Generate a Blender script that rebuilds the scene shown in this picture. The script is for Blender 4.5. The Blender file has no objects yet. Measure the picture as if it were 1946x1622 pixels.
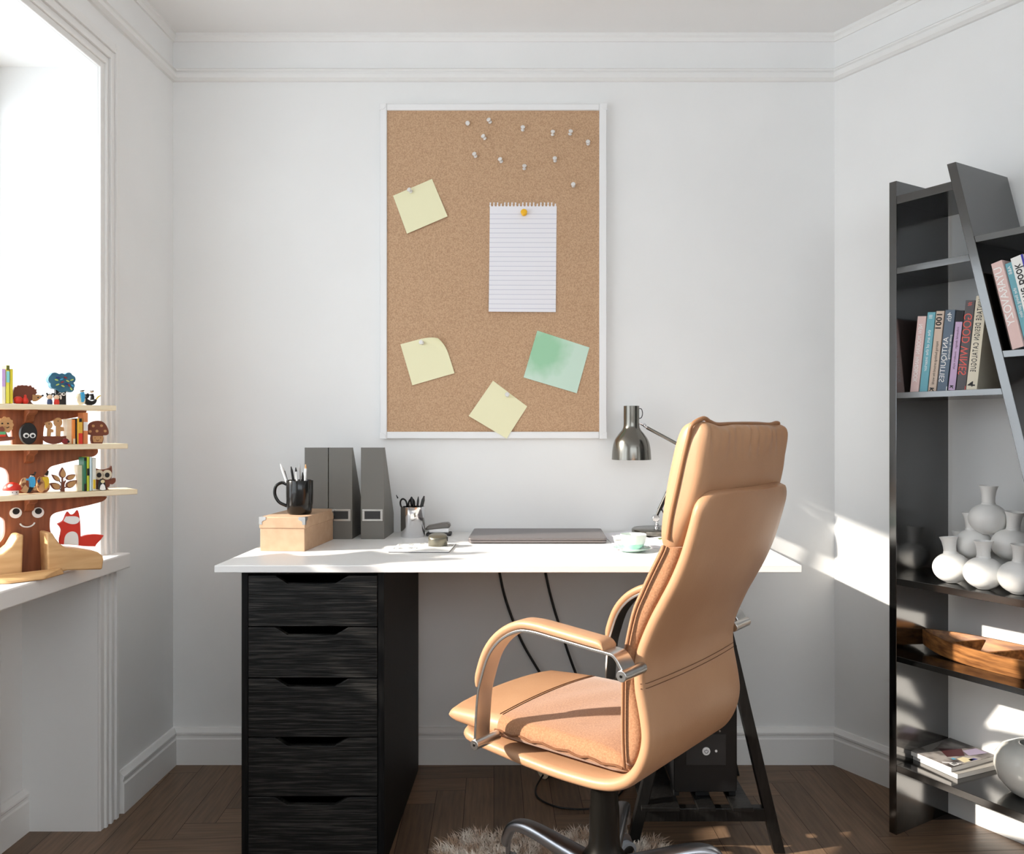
import bpy, bmesh, math, random
from mathutils import Vector, Matrix, Euler
random.seed(7)
PI = math.pi
SC = bpy.context.scene
COL = SC.collection

# ---------------------------------------------------------------- camera, world, sun, exposure
F_PX, CX, CY, CAM_H = 1554.0, 1020.0, 815.0, 1.084      # focal length and principal point for a 1946 x 1622 frame
cam_d = bpy.data.cameras.new('camera'); cam = bpy.data.objects.new('camera', cam_d); COL.objects.link(cam)
cam.location = (0, 0, CAM_H); cam.rotation_euler = (PI/2, 0, 0)
cam_d.sensor_width = 36.0; cam_d.lens = 36.0*F_PX/1946.0
cam_d.shift_x = (973.0-CX)/1946.0; cam_d.shift_y = (CY-811.0)/1946.0
cam_d.clip_start = 0.02
SC.camera = cam

world = bpy.data.worlds.new('sky'); SC.world = world; world.use_nodes = True
bg = world.node_tree.nodes['Background']
bg.inputs['Color'].default_value = (0.86, 0.935, 1.0, 1); bg.inputs["Strength"].default_value = 2.9

sun_d = bpy.data.lights.new('sun', 'SUN'); sun = bpy.data.objects.new('sun', sun_d); COL.objects.link(sun)
sun_d.energy = 9.5; sun_d.angle = math.radians(1.2); sun_d.color = (1.0, 0.92, 0.81)
SUN = Vector((1.0, 0.24, -0.47)).normalized()
sun.rotation_euler = SUN.to_track_quat('-Z', 'Y').to_euler(); sun.location = (-4, -1, 4)

vs = SC.view_settings
SC.display_settings.display_device = 'sRGB'
vs.view_transform = 'Standard'; vs.look = 'None'; vs.gamma = 1.0; vs.exposure = 0.32; vs.use_curve_mapping = False
SC.cycles.use_denoising = True
SC.cycles.max_bounces = 10; SC.cycles.diffuse_bounces = 6

# ---------------------------------------------------------------- helpers
def P(px, py, Y):
    "point seen at a photo pixel, at distance Y from the camera plane"
    return Vector(((px-CX)*Y/F_PX, Y, CAM_H-(py-CY)*Y/F_PX))
def onz(px, py, z):
    return P(px, py, (CAM_H-z)*F_PX/(py-CY))

def lin(c):
    return tuple(((v/255.0)/12.92 if v/255.0 <= 0.04045 else ((v/255.0+0.055)/1.055)**2.4) for v in c)+(1.0,)

MATS = {}
def mat(name, rgb, rough=0.5, metal=0.0, spec=0.5, rgb2=None, scale=20.0, stretch=(1,1,1), detail=4.0, lo=0.35, hi=0.65,
        bump=0.0, bscale=None, bstretch=None, coat=0.0, trans=0.0, sheen=0.0, emit=0.0, ior=1.45, island=0.0, uv=False, sss=0.0):
    if name in MATS: return MATS[name]
    m = bpy.data.materials.new(name); m.use_nodes = True
    nt = m.node_tree; N = nt.nodes; L = nt.links
    b = N['Principled BSDF']
    b.inputs['Base Color'].default_value = lin(rgb); b.inputs['Roughness'].default_value = rough
    b.inputs['Metallic'].default_value = metal; b.inputs['Specular IOR Level'].default_value = spec
    b.inputs['Coat Weight'].default_value = coat; b.inputs['Coat Roughness'].default_value = 0.08
    b.inputs['Transmission Weight'].default_value = trans; b.inputs['IOR'].default_value = ior
    b.inputs['Sheen Weight'].default_value = sheen
    if sss: b.inputs['Subsurface Weight'].default_value = sss; b.inputs['Subsurface Radius'].default_value = (.01,.006,.004)
    tc = N.new('ShaderNodeTexCoord')
    src = tc.outputs['UV' if uv else 'Object']
    def noise(sc, st, det):
        mp = N.new('ShaderNodeMapping'); mp.inputs['Scale'].default_value = st; L.new(src, mp.inputs['Vector'])
        n = N.new('ShaderNodeTexNoise'); n.inputs['Scale'].default_value = sc; n.inputs['Detail'].default_value = det
        L.new(mp.outputs[0], n.inputs['Vector']); return n
    if rgb2 is not None:
        n = noise(scale, stretch, detail)
        r = N.new('ShaderNodeValToRGB'); r.color_ramp.elements[0].position = lo; r.color_ramp.elements[1].position = hi
        r.color_ramp.elements[0].color = lin(rgb); r.color_ramp.elements[1].color = lin(rgb2)
        L.new(n.outputs['Fac'], r.inputs['Fac']); out = r.outputs['Color']
        if island:
            g = N.new('ShaderNodeNewGeometry'); hs = N.new('ShaderNodeHueSaturation')
            mr = N.new('ShaderNodeMapRange'); mr.inputs['To Min'].default_value = 1-island; mr.inputs['To Max'].default_value = 1+island
            L.new(g.outputs['Random Per Island'], mr.inputs['Value']); L.new(mr.outputs[0], hs.inputs['Value'])
            L.new(out, hs.inputs['Color']); out = hs.outputs['Color']
        L.new(out, b.inputs['Base Color'])
    if bump:
        n2 = noise(bscale or scale, bstretch or stretch, 5.0)
        bp = N.new('ShaderNodeBump'); bp.inputs['Strength'].default_value = bump; bp.inputs['Distance'].default_value = 0.002
        L.new(n2.outputs['Fac'], bp.inputs['Height']); L.new(bp.outputs[0], b.inputs['Normal'])
    MATS[name] = m
    return m

def tag(o, label=None, cat=None, group=None, kind=None):
    if label: o['label'] = label
    if cat: o['category'] = cat
    if group: o['group'] = group
    if kind: o['kind'] = kind
    return o
def thing(name, label, cat, loc=(0,0,0), rz=0.0, group=None, rot=None):
    o = bpy.data.objects.new(name, None); COL.objects.link(o); o.empty_display_size = 0.05
    o.location = loc; o.rotation_euler = rot if rot else (0, 0, rz)
    return tag(o, label, cat, group)
def obj(name, bm, mats, parent=None, smooth=35, bevel=0.0, seg=2, loc=None, rot=None, subsurf=0):
    if not isinstance(mats, (list, tuple)): mats = [mats]
    bmesh.ops.recalc_face_normals(bm, faces=bm.faces)
    me = bpy.data.meshes.new(name); bm.to_mesh(me); bm.free()
    for m in mats: me.materials.append(m)
    if smooth:
        me.shade_smooth(); me.set_sharp_from_angle(angle=math.radians(smooth))
    o = bpy.data.objects.new(name, me); COL.objects.link(o)
    if parent is not None: o.parent = parent
    if loc is not None: o.location = loc
    if rot is not None: o.rotation_euler = rot
    if bevel:
        b = o.modifiers.new('bevel', 'BEVEL'); b.width = bevel; b.segments = seg; b.limit_method = 'ANGLE'; b.angle_limit = math.radians(40)
        b.harden_normals = False
    if subsurf:
        s = o.modifiers.new('subsurf', 'SUBSURF'); s.levels = subsurf; s.render_levels = subsurf
    return o
def copy_tree(o, parent=None):
    c = o.copy(); COL.objects.link(c)
    if parent is not None: c.parent = parent
    for ch in list(o.children): copy_tree(ch, c)
    return c
def BM(): return bmesh.new()
def box(bm, x0, x1, y0, y1, z0, z1, mi=0, M=None):
    vs_ = [Vector((x, y, z)) for x in (x0, x1) for y in (y0, y1) for z in (z0, z1)]
    if M is not None: vs_ = [M @ v for v in vs_]
    v = [bm.verts.new(p) for p in vs_]
    for f in ((0,1,3,2), (4,6,7,5), (0,4,5,1), (2,3,7,6), (0,2,6,4), (1,5,7,3)):
        fc = bm.faces.new([v[i] for i in f]); fc.material_index = mi
    return bm
def loft(bm, rings, closed=True, caps=True, loop=False, mi=0):
    R = [[bm.verts.new(p) for p in r] for r in rings]
    n = len(R[0]); m = len(R)
    for i in range(m if loop else m-1):
        a, b = R[i], R[(i+1) % m]
        for j in range(n if closed else n-1):
            k = (j+1) % n
            bm.faces.new((a[j], a[k], b[k], b[j])).material_index = mi
    if caps and closed and not loop:
        bm.faces.new(R[0]).material_index = mi; bm.faces.new(R[-1]).material_index = mi
    return bm
def frame_of(d):
    d = d.normalized(); up = Vector((0,0,1)) if abs(d.z) < 0.95 else Vector((1,0,0))
    a = d.cross(up).normalized(); return a, d.cross(a).normalized()
def cyl(bm, p0, p1, r0, r1=None, n=20, mi=0):
    p0, p1 = Vector(p0), Vector(p1); r1 = r0 if r1 is None else r1
    a, b = frame_of(p1-p0)
    return loft(bm, [[p+(a*math.cos(2*PI*i/n)+b*math.sin(2*PI*i/n))*r for i in range(n)] for p, r in ((p0, r0), (p1, r1))], mi=mi)
def tube(bm, pts, r, n=10, mi=0, caps=True):
    pts = [Vector(p) for p in pts]; rings = []
    a, b = frame_of(pts[1]-pts[0])
    for i, p in enumerate(pts):
        d = (pts[min(i+1, len(pts)-1)]-pts[max(i-1, 0)]).normalized()
        a = (a-d*a.dot(d)).normalized(); b = d.cross(a)
        rr = r[i] if isinstance(r, (list, tuple)) else r
        rings.append([p+(a*math.cos(2*PI*j/n)+b*math.sin(2*PI*j/n))*rr for j in range(n)])
    return loft(bm, rings, caps=caps, mi=mi)
def lathe(bm, prof, n=32, c=(0,0,0), mi=0, cap=True):
    c = Vector(c)
    rings = [[c+Vector((r*math.cos(2*PI*i/n), r*math.sin(2*PI*i/n), z)) for i in range(n)] for r, z in [(max(r, 1e-4), z) for r, z in prof]]
    return loft(bm, rings, caps=cap, mi=mi)
def prism(bm, poly, d0, d1, f, mi=0):
    "extrude a 2-D outline between depths d0 and d1; f maps (a, b, d) to a point"
    A = [bm.verts.new(f(a, b, d0)) for a, b in poly]; B = [bm.verts.new(f(a, b, d1)) for a, b in poly]
    bm.faces.new(A).material_index = mi; bm.faces.new(B[::-1]).material_index = mi
    for i in range(len(poly)):
        j = (i+1) % len(poly)
        bm.faces.new((A[i], A[j], B[j], B[i])).material_index = mi
    return bm
def XZ(a, b, d): return Vector((a, d, b))
def XY(a, b, d): return Vector((a, b, d))
def YZ(a, b, d): return Vector((d, a, b))
def spline(pts, k=6):
    "Catmull-Rom through points of any dimension"
    pts = [Vector(p) for p in pts]; out = []
    for i in range(len(pts)-1):
        p0, p1, p2, p3 = pts[max(i-1, 0)], pts[i], pts[i+1], pts[min(i+2, len(pts)-1)]
        for j in range(k):
            t = j/k
            out.append(0.5*((2*p1)+(p2-p0)*t+(2*p0-5*p1+4*p2-p3)*t*t+(3*p1-p0-3*p2+p3)*t**3))
    out.append(pts[-1]); return out
def ellipse(cx, cy, rx, ry, n=24, rot=0.0):
    return [(cx+rx*math.cos(2*PI*i/n)*math.cos(rot)-ry*math.sin(2*PI*i/n)*math.sin(rot),
             cy+rx*math.cos(2*PI*i/n)*math.sin(rot)+ry*math.sin(2*PI*i/n)*math.cos(rot)) for i in range(n)]
def rrect(x0, x1, y0, y1, r, n=5):
    out = []
    for cx, cy, a0 in ((x1-r, y1-r, 0), (x0+r, y1-r, PI/2), (x0+r, y0+r, PI), (x1-r, y0+r, 1.5*PI)):
        out += [(cx+r*math.cos(a0+PI/2*i/n), cy+r*math.sin(a0+PI/2*i/n)) for i in range(n+1)]
    return out
def sphere(bm, c, rx, ry=None, rz=None, n=16, m=10, mi=0):
    ry = rx if ry is None else ry; rz = rx if rz is None else rz; c = Vector(c)
    rings = []
    for i in range(m+1):
        a = -PI/2+PI*i/m; q = max(math.cos(a), 0.004)
        rings.append([c+Vector((rx*q*math.cos(2*PI*j/n), ry*q*math.sin(2*PI*j/n), rz*math.sin(a))) for j in range(n)])
    return loft(bm, rings, mi=mi)
def soften(poly, it=2, lim=62):
    "round the gentle corners of an outline and keep the sharp ones"
    P2 = [Vector(p) for p in poly]
    for _ in range(it):
        out = []; n = len(P2)
        for i in range(n):
            a, b, c = P2[i-1], P2[i], P2[(i+1) % n]; u, v = b-a, c-b
            if u.length < 1e-9 or v.length < 1e-9: out.append(b); continue
            ang = math.degrees(u.angle(v))
            if 4 < ang < lim: out += [b-u*.25, b+v*.25]
            else: out.append(b)
        P2 = out
    return [tuple(p) for p in P2]
def text_bm(s, size, f, align='LEFT', bold=0.0, spacing=1.0):
    "lettering as flat faces; f maps the letter plane (x, y) to a point"
    cu = bpy.data.curves.new('letters', 'FONT'); cu.body = s; cu.size = size; cu.align_x = align; cu.align_y = 'CENTER'
    cu.offset = bold; cu.space_character = spacing
    o = bpy.data.objects.new('letters', cu); COL.objects.link(o)
    dg = bpy.context.evaluated_depsgraph_get(); me = o.evaluated_get(dg).to_mesh()
    bm = bmesh.new(); bm.from_mesh(me); o.evaluated_get(dg).to_mesh_clear()
    bpy.data.objects.remove(o); bpy.data.curves.remove(cu)
    for v in bm.verts: v.co = f(v.co.x, v.co.y)
    return bm

# ---------------------------------------------------------------- materials
WALL = mat('wall_paint', (235, 235, 234), 0.85, spec=0.2, rgb2=(238, 238, 237), scale=3)
TRIM = mat('trim_paint', (236, 235, 233), 0.5, spec=0.3)
CEIL = mat('ceiling_paint', (240, 239, 238), 0.9, spec=0.2)
FLOORW = mat('oak_parquet', (98, 77, 59), 0.42, rgb2=(128, 102, 80), scale=6, stretch=(1.2, 16, 1), lo=0.3, hi=0.75, island=0.22, uv=True, bump=0.25)
FLOORG = mat('parquet_joint', (38, 29, 23), 0.7)
BLACKW = mat('black_stained_ash', (9, 9, 9), 0.5, spec=0.3, rgb2=(64, 62, 59), scale=22, stretch=(0.5, 1, 14), detail=8, lo=0.46, hi=0.78, bump=0.8, bscale=24)
BLACKC = mat('black_carcass_foil', (10, 10, 10), 0.55, spec=0.2, rgb2=(30, 29, 28), scale=22, stretch=(8, 8, .5), lo=.5, hi=.8)
BLACKP = mat('black_painted_board', (17, 17, 17), 0.5)
BLACKT = mat('black_trestle_wood', (9, 9, 9), 0.35, spec=0.4, rgb2=(22, 21, 20), scale=20, stretch=(6, 6, 1), bump=0.4)
DESKW = mat('white_laminate', (232, 231, 229), 0.35, spec=0.4)
LEATHER = mat('tan_leather', (171, 129, 97), 0.42, spec=0.35, rgb2=(178, 137, 104), scale=6, bump=0.12, bscale=260)
LEATHER2 = mat('tan_leather_piping', (150, 106, 72), 0.45, bump=0.1, bscale=260)
SUEDE = mat('brown_suede', (142, 100, 72), 0.9, spec=0.15, rgb2=(170, 125, 92), scale=330, detail=4, lo=0.3, hi=0.7, sheen=0.25, bump=0.3, bscale=300)
SUEDEP = mat('suede_piping', (112, 76, 54), 0.9, spec=0.1)
THREAD = mat('stitch_thread', (104, 70, 48), 0.8)
STEEL = mat('brushed_steel', (205, 203, 200), 0.28, 1.0)
CHROME = mat('chrome', (222, 222, 224), 0.08, 1.0)
GREYMET = mat('grey_polished_metal', (176, 178, 184), 0.3, 1.0)
GUN = mat('gunmetal', (126, 123, 116), 0.2, 1.0)
BLACKM = mat('black_satin_metal', (30, 28, 25), 0.3, 0.6)
BLACKPL = mat('black_plastic', (13, 13, 14), 0.4)
DARKPL = mat('dark_grey_plastic', (46, 45, 45), 0.45)
RUBBER = mat('pale_grey_rubber', (150, 154, 160), 0.6)
GLOSSB = mat('gloss_black_lacquer', (8, 8, 8), 0.13, spec=0.9, ior=1.8)
CORK = mat('cork', (172, 138, 108), 0.9, spec=0.15, rgb2=(202, 168, 136), scale=260, detail=3, lo=0.3, hi=0.62, bump=0.2, bscale=240)
FRAMEW = mat('white_frame', (236, 236, 236), 0.4)
NOTEY = mat('yellow_sticky_paper', (238, 234, 196), 0.8, spec=0.2)
NOTEG = mat('green_sticky_paper', (202, 226, 210), 0.8, spec=0.2)
_n = NOTEG.node_tree.nodes; _l = NOTEG.node_tree.links          # a darker green stain round one corner
_t = _n.new('ShaderNodeTexCoord'); _d = _n.new('ShaderNodeVectorMath'); _d.operation = 'DISTANCE'; _d.inputs[1].default_value = (-0.045, 0, 0.04)
_q = _n.new('ShaderNodeTexNoise'); _q.inputs['Scale'].default_value = 30; _a = _n.new('ShaderNodeMath'); _a.operation = 'MULTIPLY_ADD'; _a.inputs[1].default_value = 0.05
_r = _n.new('ShaderNodeValToRGB'); _r.color_ramp.elements[0].position = 0.07; _r.color_ramp.elements[1].position = 0.125
_r.color_ramp.elements[0].color = lin((160, 208, 172)); _r.color_ramp.elements[1].color = lin((202, 226, 210))
_l.new(_t.outputs['Object'], _d.inputs[0]); _l.new(_t.outputs['Object'], _q.inputs['Vector']); _l.new(_q.outputs['Fac'], _a.inputs[0]); _l.new(_d.outputs['Value'], _a.inputs[2])
_l.new(_a.outputs[0], _r.inputs['Fac']); _l.new(_r.outputs['Color'], _n['Principled BSDF'].inputs['Base Color'])
PAPER = mat('white_paper', (236, 235, 240), 0.85, spec=0.2)
RULE = mat('ruling_ink', (186, 186, 202), 0.85, spec=0.2)
CLEARPL = mat('clear_plastic', (248, 246, 243), 0.12, trans=0.25)
YELLOWPL = mat('yellow_plastic', (246, 188, 40), 0.3)
CARD = mat('kraft_card', (184, 151, 122), 0.75, rgb2=(192, 160, 131), scale=40)
WHITEPL = mat('white_plastic', (238, 238, 238), 0.35)
GREYFILE = mat('charcoal_card', (108, 105, 99), 0.42, spec=0.5)
PORC = mat('porcelain_white', (232, 231, 228), 0.35, spec=0.5)
MINT = mat('mint_porcelain', (192, 222, 212), 0.25, rgb2=(206, 230, 222), scale=5)
LAPT = mat('space_grey_aluminium', (124, 118, 118), 0.38, 0.6)
FURW = mat('sheepskin_wool', (190, 160, 134), 0.95, spec=0.1, rgb2=(244, 233, 220), scale=22, lo=0.4, hi=0.6, sheen=0.3)
OLIVEW = mat('acacia_wood', (96, 58, 30), 0.4, rgb2=(170, 116, 66), scale=9, stretch=(1.2, 9, 9), lo=0.35, hi=0.68)
# toy colours
WALNUT = mat('walnut_board', (120, 66, 38), 0.5, rgb2=(150, 88, 54), scale=10, stretch=(9, 9, 0.8), lo=0.35, hi=0.65)
PALEW = mat('pale_birch', (232, 212, 176), 0.55, rgb2=(240, 224, 194), scale=10, stretch=(1, 8, 8))
TOYBR = mat('toy_brown', (122, 66, 46), 0.6)
TOYTAN = mat('toy_tan', (198, 150, 100), 0.6)
TOYRED = mat('toy_red', (214, 52, 34), 0.5)
TOYDRED = mat('toy_dark_red', (128, 28, 28), 0.5)
TOYBLACK = mat('toy_black', (20, 18, 17), 0.55)
TOYWHITE = mat('toy_white', (242, 240, 236), 0.5)
TOYBLUE = mat('toy_blue', (62, 160, 206), 0.5)
TOYNAVY = mat('toy_navy', (58, 74, 110), 0.5)
TOYYEL = mat('toy_yellow', (226, 186, 44), 0.5)
TOYSKIN = mat('toy_skin', (236, 206, 176), 0.6)
TOYTEAL = mat('toy_teal', (44, 96, 122), 0.5, rgb2=(60, 118, 144), scale=16)
# ---------------------------------------------------------------- the room
YB = 2.66                                   # back wall
XL, XR = -1.183, 0.969                      # left wall plane, right end of the back wall
ZC = 2.366                                  # ceiling
YJ = 2.204                                  # window niche jamb
W = Vector((0.5275, -0.8495, 0)); NR = Vector((-0.8495, -0.5275, 0))   # angled right wall: along it, and into the room
CR = Vector((XR, YB, 0)); RLEN = 4.0
RZ = math.atan2(W.y, W.x)
def struct(name, bm, m, parent=None, **k):
    o = obj(name, bm, m, parent, **k)
    if parent is None: o['kind'] = 'structure'
    return o
def RW(t, d, z): return CR+W*t+NR*d+Vector((0, 0, z))        # d = distance out of the right wall into the room

# floor: herringbone planks, each its own face island
bm = BM(); uvl = bm.loops.layers.uv.new('UVMap')
PW, PN = 0.085, 6
ca, sa = math.cos(math.radians(3)), math.sin(math.radians(3))
for m in range(-9, 10):
    for i in range(-70, 90):
        for hor in (True, False):
            x0, y0 = (i, i+2*PN*m) if hor else (i+PN, i+1-PN+2*PN*m)
            w_, h_ = (PN, 1) if hor else (1, PN)
            mx, my = (x0+w_/2)*PW, (y0+h_/2)*PW
            X, Y = mx*ca-my*sa, mx*sa+my*ca
            if not (-1.55 < X < 3.3 and -1.15 < Y < 2.78): continue
            if (Vector((X, Y, 0))-CR).dot(NR) < -0.12: continue
            g = 0.008; ou, ov = random.uniform(0, 40), random.uniform(0, 40)
            cs = [(x0+g, y0+g), (x0+w_-g, y0+g), (x0+w_-g, y0+h_-g), (x0+g, y0+h_-g)]
            f = bm.faces.new([bm.verts.new((a*PW*ca-b*PW*sa, a*PW*sa+b*PW*ca, 0)) for a, b in cs])
            for lp, (a, b) in zip(f.loops, cs):
                u, v = (a, b) if hor else (b, a)
                lp[uvl].uv = (u*PW+ou, v*PW+ov)
prism(bm, [(-1.5, -1.1), (3.35, -1.1), (3.35, -0.6), (XR+0.08, YB+0.08), (-1.5, YB+0.08)], -0.06, -0.0015, XY, mi=1)
struct('floor', bm, [FLOORW, FLOORG], smooth=0)
bm = BM(); prism(bm, [(-1.5, -1.1), (3.35, -1.1), (3.35, -0.7), (XR+0.1, YB+0.1), (-1.5, YB+0.1)], ZC, ZC+0.08, XY)
struct('ceiling', bm, CEIL, smooth=0)
bm = BM(); box(bm, -1.5, XR+0.06, YB, YB+0.1, 0, ZC); struct('wall_back', bm, WALL, smooth=0)
bm = BM()
box(bm, -1.46, XL, YJ, YB, 0, ZC)                            # pier right of the window niche
box(bm, -1.46, XL, -0.1, YJ, 2.06, ZC)                       # above the niche
box(bm, -1.46, XL, -1.1, -0.1, 0, ZC)                        # near pier
box(bm, -1.46, -1.387, -0.1, YJ, 0, 0.70)                    # thin wall under the sill
struct('wall_left', bm, WALL, smooth=0)
bm = BM(); prism(bm, [(0, 0), (RLEN, 0), (RLEN, -0.1), (-0.03, -0.1)], 0, ZC, lambda a, b, d: RW(a, b, d))
struct('wall_right', bm, WALL, smooth=0)

# mouldings: a profile (out of the wall, height) run along a wall
BASEP = [(0, 0), (0.02, 0), (0.02, 0.082), (0.0165, 0.087), (0.0165, 0.094), (0.0195, 0.098), (0.0195, 0.104), (0.014, 0.109), (0.008, 0.116), (0, 0.116)]
RAILP = [(0, 2.212), (0.010, 2.212), (0.021, 2.218), (0.021, 2.230), (0.013, 2.234), (0.013, 2.239), (0.019, 2.242), (0.019, 2.246), (0.008, 2.254), (0, 2.254)]
CORNP = [(0, 2.342), (0.006, 2.342), (0.010, 2.352), (0.016, 2.357), (0.016, ZC), (0, ZC)]
def run(bm, prof, a0, a1, f, cut0=0.0, cut1=0.0):
    "cut0/cut1: mitre, metres of length per metre of depth"
    return loft(bm, [[f(a0+cut0*d, d, z) for d, z in prof], [f(a1-cut1*d, d, z) for d, z in prof]])
fB = lambda a, d, z: Vector((a, YB-d, z))
fL = lambda a, d, z: Vector((XL+d, a, z))
kr = math.tan(math.radians(90-121.84/2))
for nm, prof in (('baseboard', BASEP), ('trim', RAILP), ('cornice', CORNP)):
    n = {'baseboard': ('baseboard_back', 'baseboard_left', 'baseboard_right'), 'trim': ('trim_1', 'trim_2', 'trim_3'), 'cornice': ('trim_4', 'trim_5', 'trim_6')}[nm]
    bm = BM(); run(bm, prof, XL, XR, fB, 1.0, kr); struct(n[0], bm, TRIM, smooth=25)
    bm = BM(); run(bm, prof, 2.306 if nm == 'baseboard' else -1.1, YB, fL, 0, 1.0); struct(n[1], bm, TRIM, smooth=25)
    bm = BM(); run(bm, prof, 0, RLEN, RW, kr, 0); struct(n[2], bm, TRIM, smooth=25)
bm = BM(); run(bm, BASEP, -0.1, YJ, lambda a, d, z: Vector((-1.387+d, a, z))); struct('baseboard_niche', bm, TRIM, smooth=25)
# ribbed casing round the niche
bm = BM()
for a, b, t in ((0, .018, .008), (.018, .028, .014), (.028, .04, .009), (.04, .052, .016), (.052, .066, .011), (.066, .08, .017), (.08, .1, .008)):
    box(bm, XL, XL+t, YJ+a, YJ+b, 0, 2.06+b)
    box(bm, XL, XL+t, -0.1, YJ+a, 2.06+a, 2.06+b)
struct('trim_7', bm, TRIM, smooth=0, bevel=0.0015)

# unseen rear wall behind the camera; its wide window is added for fill light
bm = BM()
yr0, yr1 = -1.1, -1.0
box(bm, -1.5, 3.35, yr0, yr1, 0, 1.25); box(bm, -1.5, 3.35, yr0, yr1, 2.25, ZC); box(bm, -1.5, -0.7, yr0, yr1, 1.25, 2.25); box(bm, 1.9, 3.35, yr0, yr1, 1.25, 2.25)
struct('wall_rear', bm, WALL, smooth=0)
w2 = thing('added_rear_window', None, None, (0.6, yr0+0.03, 1.25)); w2['kind'] = 'structure'  # invented window, set high to keep light off the lower walls
bm = BM()
for x0, x1, z0, z1 in ((-1.3, 1.3, 0, 0.06), (-1.3, 1.3, 0.94, 1.0), (-1.3, -1.24, 0.06, 0.94), (1.24, 1.3, 0.06, 0.94), (-0.03, 0.03, 0.06, 0.94)): box(bm, x0, x1, -0.025, 0.025, z0, z1)
obj('frame', bm, TRIM, w2, bevel=0.004)

# window: frame, central post, panes, sill
win = thing('window_1', None, None, (-1.45, 1.05, 0.742)); win['kind'] = 'structure'
def wl(x, y, z): return Vector((x+1.45, y-1.05, z-0.742))
bm = BM()
for y0, y1, z0, z1 in ((-0.1, YJ, 0.742, 0.79), (-0.1, YJ, 1.945, 2.06), (-0.1, -0.04, 0.79, 1.945), (YJ-0.024, YJ, 0.79, 1.945), (0.93, 1.0, 0.79, 1.945)):
    a, b = wl(-1.5, y0, z0), wl(-1.452, y1, z1); box(bm, a.x, b.x, a.y, b.y, a.z, b.z)
obj('frame', bm, TRIM, win, bevel=0.004)
GLASS = bpy.data.materials.new('window_glass'); GLASS.use_nodes = True
nt = GLASS.node_tree; nt.nodes.remove(nt.nodes['Principled BSDF'])
tr = nt.nodes.new('ShaderNodeBsdfTransparent'); gl = nt.nodes.new('ShaderNodeBsdfGlossy'); gl.inputs['Roughness'].default_value = 0.02
mx = nt.nodes.new('ShaderNodeMixShader'); mx.inputs[0].default_value = 0.05
nt.links.new(tr.outputs[0], mx.inputs[1]); nt.links.new(gl.outputs[0], mx.inputs[2]); nt.links.new(mx.outputs[0], nt.nodes['Material Output'].inputs[0])
for y0, y1 in ((-0.04, 0.93), (1.0, YJ-0.024)):
    bm = BM(); a, b = wl(-1.479, y0, 0.79), wl(-1.474, y1, 1.945); box(bm, a.x, b.x, a.y, b.y, a.z, b.z); obj('pane', bm, GLASS, win, smooth=0)
bm = BM()
prism(bm, [(-1.46, -0.1), (-1.128, -0.1), (-1.128, 2.272), (XL+0.0005, 2.272), (XL+0.0005, YJ-0.0005), (-1.46, YJ-0.0005)], 0.7, 0.742, lambda a, b, d: wl(a, b, d))
obj('sill', bm, TRIM, win, bevel=0.004)

# radiator under the sill
rad = thing('radiator', 'white panel radiator in the niche under the window sill', 'radiator', (-1.34, 1.3, 0))
bm = BM(); box(bm, -0.035, 0.035, -0.7, 0.7, 0.1, 0.60); obj('panel', bm, WHITEPL, rad, bevel=0.012, seg=3)
bm = BM()
for i in range(42): box(bm, 0.0352, 0.0392, -0.68+i*0.0328, -0.66+i*0.0328, 0.13, 0.57)
obj('fins', bm, WHITEPL, rad, bevel=0.002)
for y in (-0.5, 0.5):
    bm = BM(); box(bm, -0.03, 0.03, y-0.02, y+0.02, 0, 0.105); obj('foot', bm, WHITEPL, rad, bevel=0.003)

# ---------------------------------------------------------------- cork board and what is pinned on it
YF = 2.632                                   # front of the frame
a, b = P(722, 197, YF), P(1153, 833, YF); i0, i1 = P(735, 209, YF), P(1139, 820, YF)
YC = YF+0.006
board = thing('cork_board', 'large cork pin board in a white frame on the back wall', 'board', ((a.x+b.x)/2, YB, b.z))
cx_, cz_ = (a.x+b.x)/2, b.z
def bl(x, y, z): return Vector((x-cx_, y-YB, z-cz_))
def bbox(bm, x0, x1, y0, y1, z0, z1):
    p, q = bl(x0, y0, z0), bl(x1, y1, z1); return box(bm, p.x, q.x, p.y, q.y, p.z, q.z)
bm = BM(); bbox(bm, i0.x-.004, i1.x+.004, YC, YB-0.001, i1.z-.004, i0.z+.004); obj('cork_panel', bm, CORK, board, smooth=0)
bm = BM()
for x0, x1, z0, z1 in ((a.x, i0.x, b.z, a.z), (i1.x, b.x, b.z, a.z), (i0.x, i1.x, i0.z, a.z), (i0.x, i1.x, b.z, i1.z)): bbox(bm, x0, x1, YF, YB-0.001, z0, z1)
obj('frame', bm, FRAMEW, board, bevel=0.002)
for sx, x in ((1, a.x), (-1, b.x)):
    for sz, z in ((-1, a.z), (1, b.z)):
        bm = BM(); c = bl(x, YF, z)
        prism(bm, [(c.x-sx*.0012, c.z-sz*.0012), (c.x+sx*.021, c.z-sz*.0012), (c.x+sx*.017, c.z+sz*.012), (c.x+sx*.012, c.z+sz*.017), (c.x-sx*.0012, c.z+sz*.021)], c.y-.0012, c.y+.02, XZ)
        obj('corner_cap', bm, WHITEPL, board, bevel=0.001)

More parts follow.
